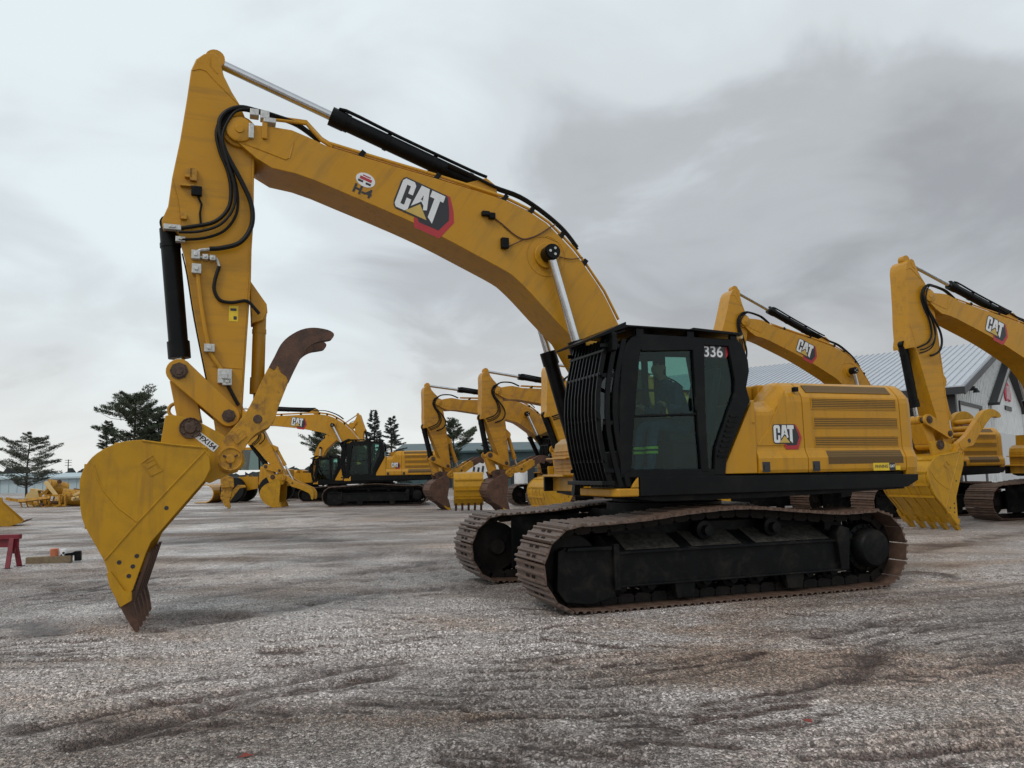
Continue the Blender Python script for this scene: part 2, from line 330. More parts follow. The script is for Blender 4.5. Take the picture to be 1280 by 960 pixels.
for q in range(4): rut([(-20, 700-q*11), (200, 676-q*9), (430, 655-q*6), (640, 648-q*4)], 0.13, 0.02, 0.55)
rut([(150, 760), (300, 742), (420, 722), (560, 700)], 0.14, 0.025, 0.6)
rut([(200, 790), (330, 768), (460, 742), (600, 735)], 0.12, 0.025, 0.6)
rut([(1140, 690), (1200, 676), (1300, 664)], 0.18, 0.03, 0.7)
rut([(230, 678), (330, 672), (420, 676)], 0.5, 0.01, 0.8)
rut([(390, 700), (500, 690), (570, 694)], 0.45, 0.01, 0.8)
rr_ = random.Random(5)
for q in range(34):
    x, y = rr_.uniform(-60, 1290), rr_.uniform(690, 955); l = rr_.uniform(50, 190); sl = rr_.uniform(-0.20, 0.06); gap = rr_.uniform(5, 12)
    for k in range(rr_.choice((1, 2, 3, 4, 5))):
        x1 = x+rr_.uniform(-25, 25); y1 = y+k*gap; w1 = rr_.uniform(0.016, 0.05)
        rut([(x1, y1), (x1+l*0.5, y1+l*0.5*sl+rr_.uniform(-3, 3)), (x1+l, y1+l*sl)], w1, w1*rr_.uniform(0.2, 0.4), rr_.uniform(0.35, 0.95))
def ground_h(x, y):
    r = np.hypot(x, y); fade = 1/(1+(r/45.0)**2)
    h = (vnoise(x*0.35, y*0.35, 1)-0.5)*0.04 + (vnoise(x*1.3, y*1.3, 2)-0.5)*0.016 + (vnoise(x*4.1, y*4.1, 3)-0.5)*0.014 + (vnoise(x*11, y*11, 4)-0.5)*0.011 + (vnoise(x*23, y*23, 14)-0.5)*0.009
    tread = (vnoise(x*1.1+y*0.3, y*7.0-x*1.2, 5)-0.5)*0.035*np.clip((vnoise(x*0.5, y*0.5, 6)-0.45)*5, 0, 1)
    h = (h+tread)*fade; mud = np.zeros_like(x)
    jx = x+(vnoise(x*2, y*2, 8)-0.5)*0.10+(vnoise(x*16, y*16, 18)-0.5)*0.03; jy = y+(vnoise(x*2, y*2, 9)-0.5)*0.10+(vnoise(x*16, y*16, 19)-0.5)*0.03
    for pl, hw, dp, md in RUTS:
        g_ = hw*4+.1; sel = (x > min(p.x for p in pl)-g_) & (x < max(p.x for p in pl)+g_) & (y > min(p.y for p in pl)-g_) & (y < max(p.y for p in pl)+g_)
        if not sel.any(): continue
        qx, qy = jx[sel], jy[sel]; d = np.full_like(qx, 1e9)
        for a, b in zip(pl[:-1], pl[1:]):
            ex, ey = b.x-a.x, b.y-a.y; L2 = ex*ex+ey*ey
            t = np.clip(((qx-a.x)*ex+(qy-a.y)*ey)/L2, 0, 1); d = np.minimum(d, np.hypot(qx-a.x-ex*t, qy-a.y-ey*t))
        h[sel] += -dp*0.8*np.exp(-(d/hw)**2)+dp*0.3*np.exp(-((d-2.0*hw)/(0.8*hw))**2)
        mud[sel] = np.maximum(mud[sel], md*np.exp(-(d/(hw*1.25))**2))
    mud *= 0.5+0.5*vnoise(x*5, y*5, 12)+0.5*vnoise(x*17, y*17, 13)
    # level under the near machine's tracks and bucket teeth
    a = MAIN.a; dx, dy = x-MAIN.o.x, y-MAIN.o.y; X = -(dx*math.cos(a)+dy*math.sin(a)); Y = dx*math.sin(a)-dy*math.cos(a)
    for sy in (1.295, -1.295):
        k = np.clip((np.maximum(np.abs(X)-2.0, np.abs(Y-sy)-0.45))/0.25, 0, 1); h = h*k
    return h, np.clip(mud, 0, 1)
def axis(lo, hi, step, out, grow=1.16):
    c = list(np.arange(lo, hi+1e-6, step)); s_ = step
    a, b = [lo], [hi]
    while a[-1] > -out: s_ *= grow; a.append(a[-1]-s_)
    s_ = step
    while b[-1] < out: s_ *= grow; b.append(b[-1]+s_)
    return np.array(a[::-1][:-1]+c+b[1:])
gx = axis(-6.5, 8.5, 0.025, 3000, 1.08); gy = axis(2.7, 9.0, 0.022, 3000, 1.06)
GX, GY = np.meshgrid(gx, gy); H, MUD = ground_h(GX, GY)
nx, ny = len(gx), len(gy)
me = bpy.data.meshes.new('ground'); me.vertices.add(nx*ny); me.vertices.foreach_set('co', np.stack([GX, GY, H], -1).astype(np.float32).ravel())
ii = (np.arange(ny-1)[:, None]*nx+np.arange(nx-1)[None, :]).ravel(); q4 = np.stack([ii, ii+1, ii+1+nx, ii+nx], -1).ravel()
me.loops.add(len(q4)); me.loops.foreach_set('vertex_index', q4.astype(np.int32))
me.polygons.add(len(ii)); me.polygons.foreach_set('loop_start', (np.arange(len(ii))*4).astype(np.int32)); me.polygons.foreach_set('loop_total', np.full(len(ii), 4, np.int32))
me.polygons.foreach_set('use_smooth', np.ones(len(ii), bool))
at = me.attributes.new('mud', 'FLOAT', 'POINT'); at.data.foreach_set('value', MUD.astype(np.float32).ravel())
me.update(); me.validate(); me.materials.append(MT['gravel'])
tag(link('ground', me), kind='structure')
# loose stones lying on it
def pebbles(n, dist_lo, dist_hi, smin, smax, name):
    u = rng.random(n); dist = dist_lo*(dist_hi/dist_lo)**u; ang = (rng.random(n)-0.5)*1.5
    x = dist*np.sin(ang); y = dist*np.cos(ang); h, md_ = ground_h(x, y); keep = rng.random(n) > md_*1.3+0.25*(vnoise(x*.9, y*.9, 31) > .5); x, y, h = x[keep], y[keep], h[keep]; n = len(x)
    s_ = smin*(smax/smin)**(rng.random(n)**2.2)
    base = np.array([(1, 0, 0), (-1, 0, 0), (0, 1, 0), (0, -1, 0), (0, 0, 1), (0, 0, -1), (.62, .62, .5), (-.62, -.6, .5)], float)
    fac = np.array([(6, 4, 0), (6, 2, 4), (6, 0, 2), (4, 2, 7), (2, 1, 7), (1, 4, 7), (7, 1, 3), (7, 3, 4), (4, 3, 0), (0, 5, 2), (2, 5, 1), (1, 5, 3), (3, 5, 0)])
    fac = np.array([(0, 2, 6), (2, 4, 6), (4, 0, 6), (2, 1, 4), (1, 3, 7), (3, 4, 7), (4, 1, 7), (3, 0, 4), (2, 0, 5), (1, 2, 5), (3, 1, 5), (0, 3, 5)])
    a = rng.random(n)*6.283; ca, sa = np.cos(a), np.sin(a)
    V = base[None]*(0.72+0.5*rng.random((n, 8, 1)))*np.stack([np.ones(n), 0.6+0.4*rng.random(n), 0.45+0.35*rng.random(n)], -1)[:, None, :]*s_[:, None, None]
    X = V[..., 0]*ca[:, None]-V[..., 1]*sa[:, None]+x[:, None]; Y = V[..., 0]*sa[:, None]+V[..., 1]*ca[:, None]+y[:, None]; Z = V[..., 2]+(h+s_*0.22)[:, None]
    co_ = np.stack([X, Y, Z], -1).reshape(-1, 3); F_ = (fac[None]+(np.arange(n)*8)[:, None, None]).reshape(-1)
    m = bpy.data.meshes.new(name); m.vertices.add(len(co_)); m.vertices.foreach_set('co', co_.astype(np.float32).ravel())
    k = n*len(fac); m.loops.add(k*3); m.loops.foreach_set('vertex_index', F_.astype(np.int32)); m.polygons.add(k)
    m.polygons.foreach_set('loop_start', (np.arange(k)*3).astype(np.int32)); m.polygons.foreach_set('loop_total', np.full(k, 3, np.int32)); m.update(); m.validate(); m.materials.append(MT['pebble'])
    return tag(link(name, m), 'loose grey gravel stones strewn over the yard', 'gravel', kind='stuff')
pebbles(90000, 3.2, 10.0, 0.003, 0.011, 'gravel_stones')

# ------------------------------------------------------------------ far setting: hills, tree line, buildings
mb = MB(); rl = random.Random(3)
for k in range(90):
    a0 = R(-60+k*1.35); x, y = 520*math.sin(a0), 520*math.cos(a0)
    hh = 5+3.5*rl.random()+2.5*math.sin(k*0.4)
    pts = [(-9+18*i/8, hh*(0.55+0.45*rl.random())) for i in range(9)]
    tx, ty = math.cos(a0), -math.sin(a0)
    ring = lambda o: [(x+u*tx+o*ty*-1, y+u*ty+o*tx, z) for u, z in [(-9, -1)]+pts+[(9, -1)]]
    mb.loft([ring(0), ring(6)])
tag(link('far_woods', mb.mesh('far_woods', MT['far_trees'])), 'dark far-off line of woods along the horizon', 'woods', kind='stuff')

def building():
    c = Vector((19.3, 33.5, 0)); g = Vector((.659, .752, 0)); l = Vector((-.752, .659, 0))
    rz = math.atan2(g.y, g.x); root = empty('metal_building', c, rz)       # local X along the gable, Y along the long side
    tag(root, 'white ribbed metal shop building with silver roof and red wall sign', 'building')
    Wd, Ln, He, Hp = 22.0, 20.0, 4.9, 8.05
    mb = MB(); mb.prism([(0, -0.3), (Wd, -0.3), (Wd, He), (Wd/2, Hp), (0, He)], 0, Ln); link('wall', mb.mesh('wall', MT['siding']), root)
    rib = MB().prism([(-0.03, -0.2), (0.03, -0.2), (0.03, 1), (-0.03, 1)], -0.045, -0.003).mesh('rib', MT['siding'])
    n = 56; wallg = MB()
    for i in range(n):
        x = 0.2+i*(Wd-0.4)/(n-1); z = He+(Hp-He)*(1-abs(x-Wd/2)/(Wd/2))-0.12; wallg.box(x-0.035, x+0.035, -0.035, -0.003, -0.2, z)
    for i in range(50):
        y = 0.3+i*(Ln-0.6)/49; wallg.box(-0.035, -0.003, y-0.035, y+0.035, -0.2, He-0.05)
    tag(link('siding_ribs', wallg.mesh('siding_ribs', MT['siding']), root), kind='stuff')
    sl = math.atan2(Hp-He, Wd/2); rl_ = math.hypot(Hp-He, Wd/2)+0.5
    for sgn in (0, 1):
        mb = MB()
        e = -0.5
        p = [(e, He-0.5*math.tan(sl)), (Wd/2, Hp), (Wd/2, Hp+0.12), (e, He-0.5*math.tan(sl)+0.12)]
        if sgn: p = [(Wd-x, z) for x, z in p]
        mb.prism(p, -0.5, Ln+0.4); rf = link('roof', mb.mesh('roof', MT['roof_metal']), root)
        if not sgn:
            me_ = None
            for k in range(66):
                y = -0.45+k*(Ln+0.8)/65
                if me_ is None:
                    b_ = MB(); q = [(x, z+0.124) for x, z in p[:2]]+[(x, z+0.17) for x, z in p[:2]][::-1]; b_.prism(q, -0.013, 0.013); me_ = b_.mesh('roof_seam', MT['roof_metal'])
                link('roof_seam', me_, rf, (0, y, 0))
    mb = MB(); t = math.tan(sl)
    mb.prism([(-.52, He-.5*t-.28), (Wd/2, Hp-.28), (Wd/2, Hp-.002), (-.52, He-.5*t-.002)], -0.56, -0.503)
    mb.box(-0.58, -0.503, -0.56, Ln+0.4, He-.5*t-.25, He-.5*t+.06); link('fascia', mb.mesh('fascia', MT['dark_trim']), root)
    mb = MB().box(-0.06, 0.22, -0.06, -0.036, -0.2, He-0.1).box(-0.06, -0.036, -0.036, 0.3, -0.2, He-0.12); link('corner_trim', mb.mesh('corner_trim', MT['dark_trim']), root)
    def door(x0, x1, h):
        d = link('overhead_door', MB().box(x0, x1, -0.05, -0.038, -0.2, h).mesh('overhead_door', MT['door_white']), root)
        k = 0
        for z in np.arange(0.0, h-0.3, 0.55): link('door_panel', MB().box(x0+.02, x1-.02, -0.08, -0.052, z+.02, z+.54).mesh('door_panel', MT['door_white']), d)
        link('door_frame', MB().box(x0-.14, x0-.003, -0.10, -0.037, -0.2, h+.16).box(x1+.003, x1+.5, -0.10, -0.037, -0.2, h+.16).box(x0-.002, x1+.002, -0.10, -0.037, h+.002, h+.16).mesh('door_frame', MT['dark_trim']), d)
    door(0.75, 5.0, 4.15)
    link('downpipe', MB().tube((8.1, -0.12, 0.4), (8.1, -0.12, 4.0), 0.1, n=10).mesh('downpipe', MT['white_paint']), root)
    lm = MB().box(2.9, 3.1, -0.30, -0.036, 4.9, 5.1).lathe((3.0, -0.34, 4.82), [(0.16, -0.02), (0.05, 0.18)], 10, axis='z'); link('wall_lamp', lm.mesh('wall_lamp', MT['dark_trim']), root)
    # porch with its own dark gable
    px0, pw, ph, pk = 8.0, 9.2, 4.75, 7.1; py = -.10
    mb = MB().prism([(px0, -.2), (px0+pw, -.2), (px0+pw, ph), (px0+pw/2, pk), (px0, ph)], py, -0.04); pr = link('porch', mb.mesh('porch', MT['siding']), root)
    for sg in (0, 1):
        p = [(px0-.6, ph-.6*.51), (px0+pw/2, pk), (px0+pw/2, pk+.14), (px0-.6, ph-.6*.51+.14)]
        if sg: p = [(2*px0+pw-x, z) for x, z in p]
        link('porch_roof', MB().prism(p, py-.45, 2.0).mesh('porch_roof', MT['dark_trim']), pr)
        if not sg:
            for k in range(5):
                q = [(x, z+.145) for x, z in p[:2]]+[(x, z+.2) for x, z in p[:2]][::-1]
                link('roof_seam', MB().prism(q, py-.44+k*.48, py-.36+k*.48).mesh('roof_seam', MT['zinc']), pr)
    d = link('overhead_door', MB().box(px0+1.2, px0+pw-1.2, py-.06, py-.003, -.2, 3.1).mesh('overhead_door', MT['door_white']), pr)
    sgb = MB(); cxs = px0+pw/2
    for (u, v, r) in ((-.5, 0, .42), (-.2, .12, .48), (.1, .16, .5), (.4, .08, .45), (.55, -.05, .36)):
        sgb.lathe((cxs+u, py-.02, 5.35+v), [(r, 0), (r, -.05-.004*(u+1))], 18)
    link('sign_emblem', sgb.mesh('sign_emblem', MT['sign_red']), pr)
    sw = MB()
    for u in (-.45, -.05, .35): sw.obox((cxs+u-.08, py-.09, 5.05), (cxs+u+.12, py-.09, 5.8), .05, .07, up=(0, 1, 0))
    link('sign_mark', sw.mesh('sign_mark', MT['siding']), pr)
    st = MB()
    for k in range(9): st.box(cxs-1.0+k*.22, cxs-1.0+k*.22+.16, py-.06, py-.003, 4.42, 4.66)
    link('sign_lettering', st.mesh('sign_lettering', MT['black_decal']), pr)
building()

def shed(name, label, px0, px1, depth, ht, wid, mat, roofmat, rise=0.6, skew=0.0):
    x0 = (px0-640)/F_PX*depth; x1 = (px1-640)/F_PX*depth; r = empty(name, (x0, depth, 0), skew); L_ = x1-x0
    tag(r, label, 'building')
    link('wall', MB().prismx([(0, -.3), (wid, -.3), (wid, ht), (wid/2, ht+rise), (0, ht)], 0, L_).mesh('wall', MT[mat]), r)
    link('roof', MB().prismx([(-.5, ht-.1), (wid/2, ht+rise+.05), (wid+.5, ht-.1), (wid+.5, ht+.1), (wid/2, ht+rise+.25), (-.5, ht+.1)], -.4, L_+.4).mesh('roof', MT[roofmat]), r)
    rb = MB(); n = int(L_/1.0)
    for k in range(n+1): rb.box(k*L_/n-.06, k*L_/n+.06, -.05, -.003, -.3, ht-.15)
    tag(link('siding_ribs', rb.mesh('siding_ribs', MT[mat]), r), kind='stuff'); return r
sh = shed('long_shed', 'long dark teal metal shed far behind the parked excavators', 496, 702, 78, 3.6, 14, 'teal_metal', 'teal_metal', 0.9)
for k in range(4): link('shed_door', MB().box(3+k*4.2, 5.4+k*4.2, -.12, -.053, 0, 2.6).mesh('shed_door', MT['dark_trim']), sh)
sb = shed('low_shed', 'low pale blue metal building beyond the yellow heap', -40, 118, 92, 1.75, 9, 'pale_blue', 'pale_blue', 0.35)

def trailer():
    c = on_ground(603, 611.5); c = Vector(((604-640)/F_PX*60, 60, 0)); r = empty('box_trailer', c, R(8)); tag(r, 'white box trailer parked behind the parked excavators', 'trailer')
    link('box', MB().box(-1.6, 1.9, 0, 2.2, 0.75, 2.35).mesh('box', MT['white_paint']), r, bevel=.03)
    link('skirt', MB().box(-1.5, 1.8, .05, 2.1, .45, .748).mesh('skirt', MT['pale_blue']), r)
    for x in (-.9, 1.2): link('wheel', MB().lathe((x, .1, .36), [(.2, -.06), (.36, -.05), (.36, .2), (.2, .21)], 18).mesh('wheel', MT['rubber']), r)
    t = MB()
    for k, (h0, h1) in enumerate(((1.3, 1.95), (1.2, 1.9), (1.35, 2.0))): t.obox((-.9+k*.35, -.015, h0), (-.8+k*.35, -.015, h1), .16, .02, up=(0, 1, 0))
    link('side_marks', t.mesh('side_marks', MT['dark_trim']), r)
trailer()
def tank():
    D = 52; c = Vector(((649-640)/F_PX*D, D, 0)); r = empty('storage_tank', c); tag(r, 'small white round-topped tank standing behind an excavator bucket', 'tank')
    link('shell', MB().lathe((0, 0, 0), [(.42, 0.1), (.45, .2), (.45, 1.5), (.36, 1.8), (.15, 2.05), (.05, 2.1)], 20, axis='z').mesh('shell', MT['white_paint']), r)
    link('base', MB().box(-.5, .5, -.5, .5, -.05, .1).mesh('base', MT['zinc']), r)
tank()
def power_pole():
    D = 230; c = Vector(((86-640)/F_PX*D, D, 0)); r = empty('power_pole', c); tag(r, 'distant wooden power pole with three crossarms', 'pole')
    link('post', MB().tube((0, 0, -1), (0, 0, 7.4), .17, .12, 8).mesh('post', MT['bark']), r)
    for z in (5.6, 6.4, 7.1): link('crossarm', MB().box(-1, 1, -.08, .08, z, z+.13).mesh('crossarm', MT['bark']), r)
power_pole()

# ------------------------------------------------------------------ trees
def needles_quad(vs, fs, p, d, ln, wd, rl):
    d = d.normalized(); s_ = d.orthogonal().normalized(); s_.rotate(Matrix.Rotation(rl.random()*6.28, 3, d)) if False else None
    s_ = Vector((rl.uniform(-1, 1), rl.uniform(-1, 1), rl.uniform(-1, 1))).cross(d)
    if s_.length < 1e-3: s_ = d.orthogonal()
    s_ = s_.normalized()*wd/2; b = len(vs); vs += [p-s_, p+s_, p+d*ln+s_*.25, p+d*ln-s_*.25]; fs.append([b, b+1, b+2, b+3])
def conifer(name, label, base, ht, spread, style, seed, mat, group):
    rl = random.Random(seed); r = empty(name, base); tag(r, label, 'tree', group)
    tk = MB(); tk.path([(0, 0, -.2), (rl.uniform(-.1, .1), 0, ht*.45), (rl.uniform(-.15, .15), 0, ht*.97)], [ht*.02, ht*.004], 8, sub=4)
    vs, fs = [], []
    nb = 110 if style == 'spruce' else 60
    for k in range(nb):
        t = (k+rl.random()*.8)/nb
        if style == 'spruce': z = ht*(.10+.88*t); ln = spread*(1-t)**.85*(.75+.45*rl.random())+.12; el = R(-12+40*t)
        elif style == 'pine': z = ht*(.16+.80*t); ln = spread*(math.sin(math.pi*min(1, .22+t*.78))**.8)*(.5+.65*rl.random())+.2; el = R(rl.uniform(0, 26))
        else: z = ht*(.42+.54*t); ln = spread*(.25+.8*math.sin(math.pi*(.15+.8*t)))*(.4+.8*rl.random()); el = R(rl.uniform(5, 40))
        az = rl.random()*6.283; d = Vector((math.cos(az)*math.cos(el), math.sin(az)*math.cos(el), math.sin(el)))
        p0 = Vector((0, 0, z)); p1 = p0+d*ln*.6+Vector((0, 0, -.04*ln)); p2 = p0+d*ln+Vector((0, 0, ln*(.10 if style != 'spruce' else .06)))
        tk.path([p0, p1, p2], [ht*.0055*(1.2-t), .006], 5, caps=False)
        nt_ = int(50+110*ln/spread) if style != 'spruce' else int(60+110*ln/spread)
        for q in range(nt_):
            u = .22+.78*rl.random()**.7; p = p0+(p2-p0)*u; side = d.cross(Vector((0, 0, 1))).normalized()*rl.choice((-1, 1))
            if style == 'spruce':
                p = p+side*rl.random()*ln*.34*(1.05-u); dd = d*.6+side*rl.uniform(.2, 1)+Vector((0, 0, rl.uniform(-.7, .15))); needles_quad(vs, fs, p, dd, ht*rl.uniform(.018, .036), ht*.0075, rl)
            else:
                p = p+side*rl.random()**1.3*ln*.30*(1.2-u*.7)+Vector((0, 0, rl.uniform(-.02, .07)*ln))
                for j in range(4):
                    dd = d*.5+Vector((rl.uniform(-1, 1), rl.uniform(-1, 1), rl.uniform(-.3, 1))); needles_quad(vs, fs, p, dd, ht*rl.uniform(.014, .030), ht*.0055, rl)
    link('trunk', tk.mesh('trunk', MT['bark']), r); cm = MB(); cm.add(vs, fs); me_ = bpy.data.meshes.new('crown'); me_.from_pydata([tuple(v) for v in vs], [], fs); me_.materials.append(MT[mat]); link('crown', me_, r)
def at_px(x, D): return ((x-640)/F_PX*D, D, 0)
conifer('pine_tree', 'pale open-branched pine standing alone behind the yellow heap', at_px(36, 62), 5.4, 2.3, 'pine', 1, 'pale_pine_needles', 'conifers behind the yard')
conifer('pine_tree', 'tall dark round-crowned pine rising above the big yellow bucket', at_px(167, 64), 8.7, 2.8, 'crown', 12, 'pine_needles', 'conifers behind the yard')
conifer('spruce_tree', 'short dark spruce beside the tall round-crowned pine', at_px(134, 60), 6.1, 1.6, 'spruce', 4, 'pine_needles', 'conifers behind the yard')
conifer('pine_tree', 'dark bushy pine behind the big bucket lip', at_px(196, 66), 7.0, 1.9, 'crown', 25, 'pine_needles', 'conifers behind the yard')
conifer('spruce_tree', 'slim spruce, the taller of two beside each other above a black cab', at_px(466, 64), 6.9, 1.15, 'spruce', 6, 'spruce_needles', 'conifers behind the yard')
conifer('spruce_tree', 'wider spruce, the lower of two beside each other above a yellow hood', at_px(489, 62), 6.2, 1.7, 'spruce', 7, 'spruce_needles', 'conifers behind the yard')
conifer('pine_tree', 'pine with loose clumps behind a raised excavator boom', at_px(404, 66), 5.6, 2.2, 'crown', 8, 'pine_needles', 'conifers behind the yard')
conifer('pine_tree', 'bushy pine low beside the black cab and silver boom rod', at_px(428, 62), 4.6, 2.0, 'pine', 18, 'pine_needles', 'conifers behind the yard')
conifer('pine_tree', 'pine showing through the gap beside a stick above the teal shed', at_px(566, 70), 6.0, 2.0, 'crown', 9, 'pine_needles', 'conifers behind the yard')
conifer('pine_tree', 'small thin pine in front of the teal shed', at_px(613, 70), 4.7, 1.4, 'pine', 10, 'pine_needles', 'conifers behind the yard')

# ------------------------------------------------------------------ excavators
U = MAIN.U
FOOT = (0.45, 2.0); TIP = U(299.5, 160, .38); BPIN = U(288, 574, .45)
def sub2(a, b): return (a[0]-b[0], a[1]-b[1])
def ang(a, b): return math.atan2(b[1]-a[1], b[0]-a[0])
def rot2(p, t): c, s_ = math.cos(t), math.sin(t); return (p[0]*c-p[1]*s_, p[0]*s_+p[1]*c)
BA0 = ang(FOOT, TIP); SA0 = ang(TIP, BPIN); BLEN = math.dist(FOOT, TIP); SLEN = math.dist(TIP, BPIN)
def toB(p): return rot2(sub2(p, FOOT), -BA0)
def toS(p): return rot2(sub2(p, TIP), -SA0)
def toK(p): return sub2(p, BPIN)
def fromF(o, a, p, sx=1.0): q = rot2((p[0]*sx, p[1]), a); return (o[0]+q[0], o[1]+q[1])
def arc(c, r, a0, a1, n): return [(c[0]+r*math.cos(a0+(a1-a0)*i/n), c[1]+r*math.sin(a0+(a1-a0)*i/n)) for i in range(n+1)]
Y3 = lambda p, y: (p[0], y, p[1])
C_ = {}
def cached(key, fn):
    if key not in C_: C_[key] = fn()
    return C_[key]
PB = MT['black_paint']; PY = MT['yellow_paint']

# --- the maker's emblem: white letters on black, gold triangle, red hexagon behind
def emblem_mesh(h):
    L = MB(); e = 0.0015
    def pl(pts, mat, lev):
        q = [(((x-492)/330)*h, ((505-y)/330)*h) for x, y in pts]
        L.add([(u, v, lev*e) for u, v in q], [list(range(len(q)))], mat)
    pl([(700, 326), (760, 326), (835, 440), (884, 560), (800, 772), (535, 772), (500, 690), (520, 640), (690, 500)], 3, 1)
    pl([(690, 345), (745, 350), (800, 470), (828, 560), (765, 700), (560, 705), (520, 660), (600, 560)], 0, 2)
    pl([(300, 330), (720, 330), (745, 350), (745, 420), (700, 440), (700, 670), (640, 690), (600, 672), (300, 672), (275, 645), (262, 600), (262, 390), (275, 350)], 0, 3)
    pl([(300, 345), (390, 345), (415, 375), (415, 480), (368, 480), (368, 400), (330, 400), (330, 605), (368, 605), (368, 525), (415, 525), (415, 630), (390, 656), (300, 656), (278, 625), (278, 375)], 1, 4)
    pl([(462, 345), (548, 345), (592, 560), (556, 575), (545, 530), (511, 500), (470, 545), (432, 585)], 1, 4)
    pl([(500, 490), (512, 430), (524, 490), (511, 478)], 0, 5)
    pl([(575, 345), (716, 345), (716, 415), (682, 415), (682, 665), (622, 620), (622, 415), (575, 415)], 1, 4)
    pl([(510, 530), (622, 656), (395, 656)], 2, 4.5)
    me_ = bpy.data.meshes.new('emblem'); me_.from_pydata(L.v, [], L.f)
    for k in ('black_decal', 'white_decal', 'gold_decal', 'red_decal'): me_.materials.append(MT[k])
    me_.polygons.foreach_set('material_index', L.m); me_.update(); return me_
def on_side(o, y, xz, slope=0.0):      # decal made in XY, laid on a plate that faces +Y; reading direction runs towards -X
    o.matrix_local = Matrix.Translation((xz[0], y, xz[1])) @ Matrix.Rotation(-slope, 4, 'Y') @ Matrix(((-1, 0, 0, 0), (0, 0, 1, 0), (0, 1, 0, 0), (0, 0, 0, 1)))

# --- boom, stick, bucket, thumb outlines, traced on their own plates
def cr(pts, k=3):
    P = [Vector((p[0], p[1], 0)) for p in pts]; Q = []
    for i in range(len(P)-1):
        a, b, c, d = P[max(i-1, 0)], P[i], P[i+1], P[min(i+2, len(P)-1)]
        for j in range(k): t = j/k; v = .5*((2*b)+(c-a)*t+(2*a-5*b+4*c-d)*t*t+(3*b-a-3*c+d)*t**3); Q.append((v.x, v.y))
    return Q+[tuple(pts[-1])]
BOOM_T = MAIN.poly([(316, 156), (342.5, 158.7), (365, 162.5), (385, 171), (409, 182.5), (450, 195), (500, 210), (545, 223), (590, 237), (630, 250), (663, 266), (685, 281), (701, 297), (716, 313), (730, 331), (753.6, 366), (771, 401)], .33)
BOOM_B = MAIN.poly([(714, 421), (686.6, 392), (663, 366), (648, 351), (634, 340), (590, 316), (546.6, 293), (500, 271), (430, 241), (395, 226), (370, 217), (340, 210), (320, 197.5), (294, 175), (286, 168), (286, 158), (294, 150), (306, 150)], .33)
BOOM_B = cr(BOOM_B[:9], 3)+BOOM_B[9:]
BOOM = [toB(p) for p in cr(BOOM_T[8:], 3) if False] or [toB(p) for p in BOOM_T[:8]+cr(BOOM_T[8:], 3)+[(.58, 3.1), (.36, 2.6), (.22, 2.1), (.24, 1.88), (.45, 1.76), (.68, 1.85), (.85, 2.15), (1.15, 2.75)]+BOOM_B]
STICK = [toS(p) for p in MAIN.poly([(238.7, 87.5), (245, 73.7), (255, 67), (266, 65.5), (273.7, 71), (276, 80), (280, 95), (290, 115), (300, 131), (312, 160), (318.7, 192.5), (317.5, 225), (317, 275), (314.6, 312), (313.7, 353), (308.7, 423), (304.4, 493), (300, 560), (293, 586), (281, 588), (274, 575), (268, 531), (260.6, 487.5), (244.6, 406), (230, 318), (222.7, 291), (218, 284), (202.5, 284), (202, 275), (210, 257.5), (215, 222), (225, 175), (233.7, 122.5)], .25)]
BK = [toK(p) for p in MAIN.poly([(259, 558), (261.6, 566.6), (263, 586), (256, 600), (188.5, 677.7), (182.9, 690), (166, 737), (150, 757), (138, 733), (135, 717), (129.4, 700), (106.9, 659.4), (101, 640), (99.8, 620), (99.8, 600), (106.9, 582), (121, 566.6), (146.3, 554), (177.2, 549.7), (205.4, 554), (247.6, 557)], .72)]
BK = BK[:9]+cr(BK[9:], 3)
BSH = [toK(p) for p in MAIN.poly([(250, 559), (205.4, 556), (177.2, 552), (147, 556), (122, 568.5), (109, 583), (102, 600), (102, 620), (104, 640), (109.5, 658.5), (131.5, 699), (138, 716), (151, 752)], .72)]
EAR = [toK(p) for p in MAIN.poly([(207, 520), (212, 519), (228, 521), (250, 528), (281, 545), (300, 560), (303, 578), (297, 590), (282.5, 594), (262, 604), (225, 590), (200, 560)], .36)]
THP = [(274, 568), (277, 556), (282.5, 545), (305, 519), (316, 500), (331, 468), (344, 446), (351, 432), (361, 422), (376.4, 413.6), (392, 411), (408.8, 413.6), (415.8, 417), (415, 422), (408.8, 424), (394.7, 427), (382, 435), (373.6, 449), (366.6, 463), (357.5, 485), (348, 509), (340.6, 530), (322, 541), (310.6, 552.5), (303, 568), (299, 580), (291, 587), (281, 585)]
TH = [toK(p) for p in MAIN.poly(THP, .42)]
THS = [toK(p) for p in MAIN.poly(cr(THP[1:]+THP[:2], 3)[:-1], .42)]
LINK_C0 = U(224, 464, .33); LINK_S = toS(U(286, 520, .33)); LINK_B = toK(U(238.5, 535.6, .33))
LCS = math.dist(LINK_C0, U(286, 520, .33)); LCB = math.dist(LINK_C0, U(238.5, 535.6, .33))
EARPIN = toS(U(211, 281, 0)); BCYL_Q = toB(U(687, 317, .45)); SCYL_W = toB(U(607, 236, 0)); SCYL_E = toS(U(269, 77, 0)); TCYL_E = toS(U(325, 388, .05)); TCYL_T = toK(U(322, 524, .42))
BASE_CYL = (.95, 1.38)
BEMB = toB(U(524, 251.5, .335)); BEMB_SL = math.atan2(*(lambda a, b: (b[1]-a[1], b[0]-a[0]))(toB(U(560, 262, .335)), toB(U(497, 233, .335))))

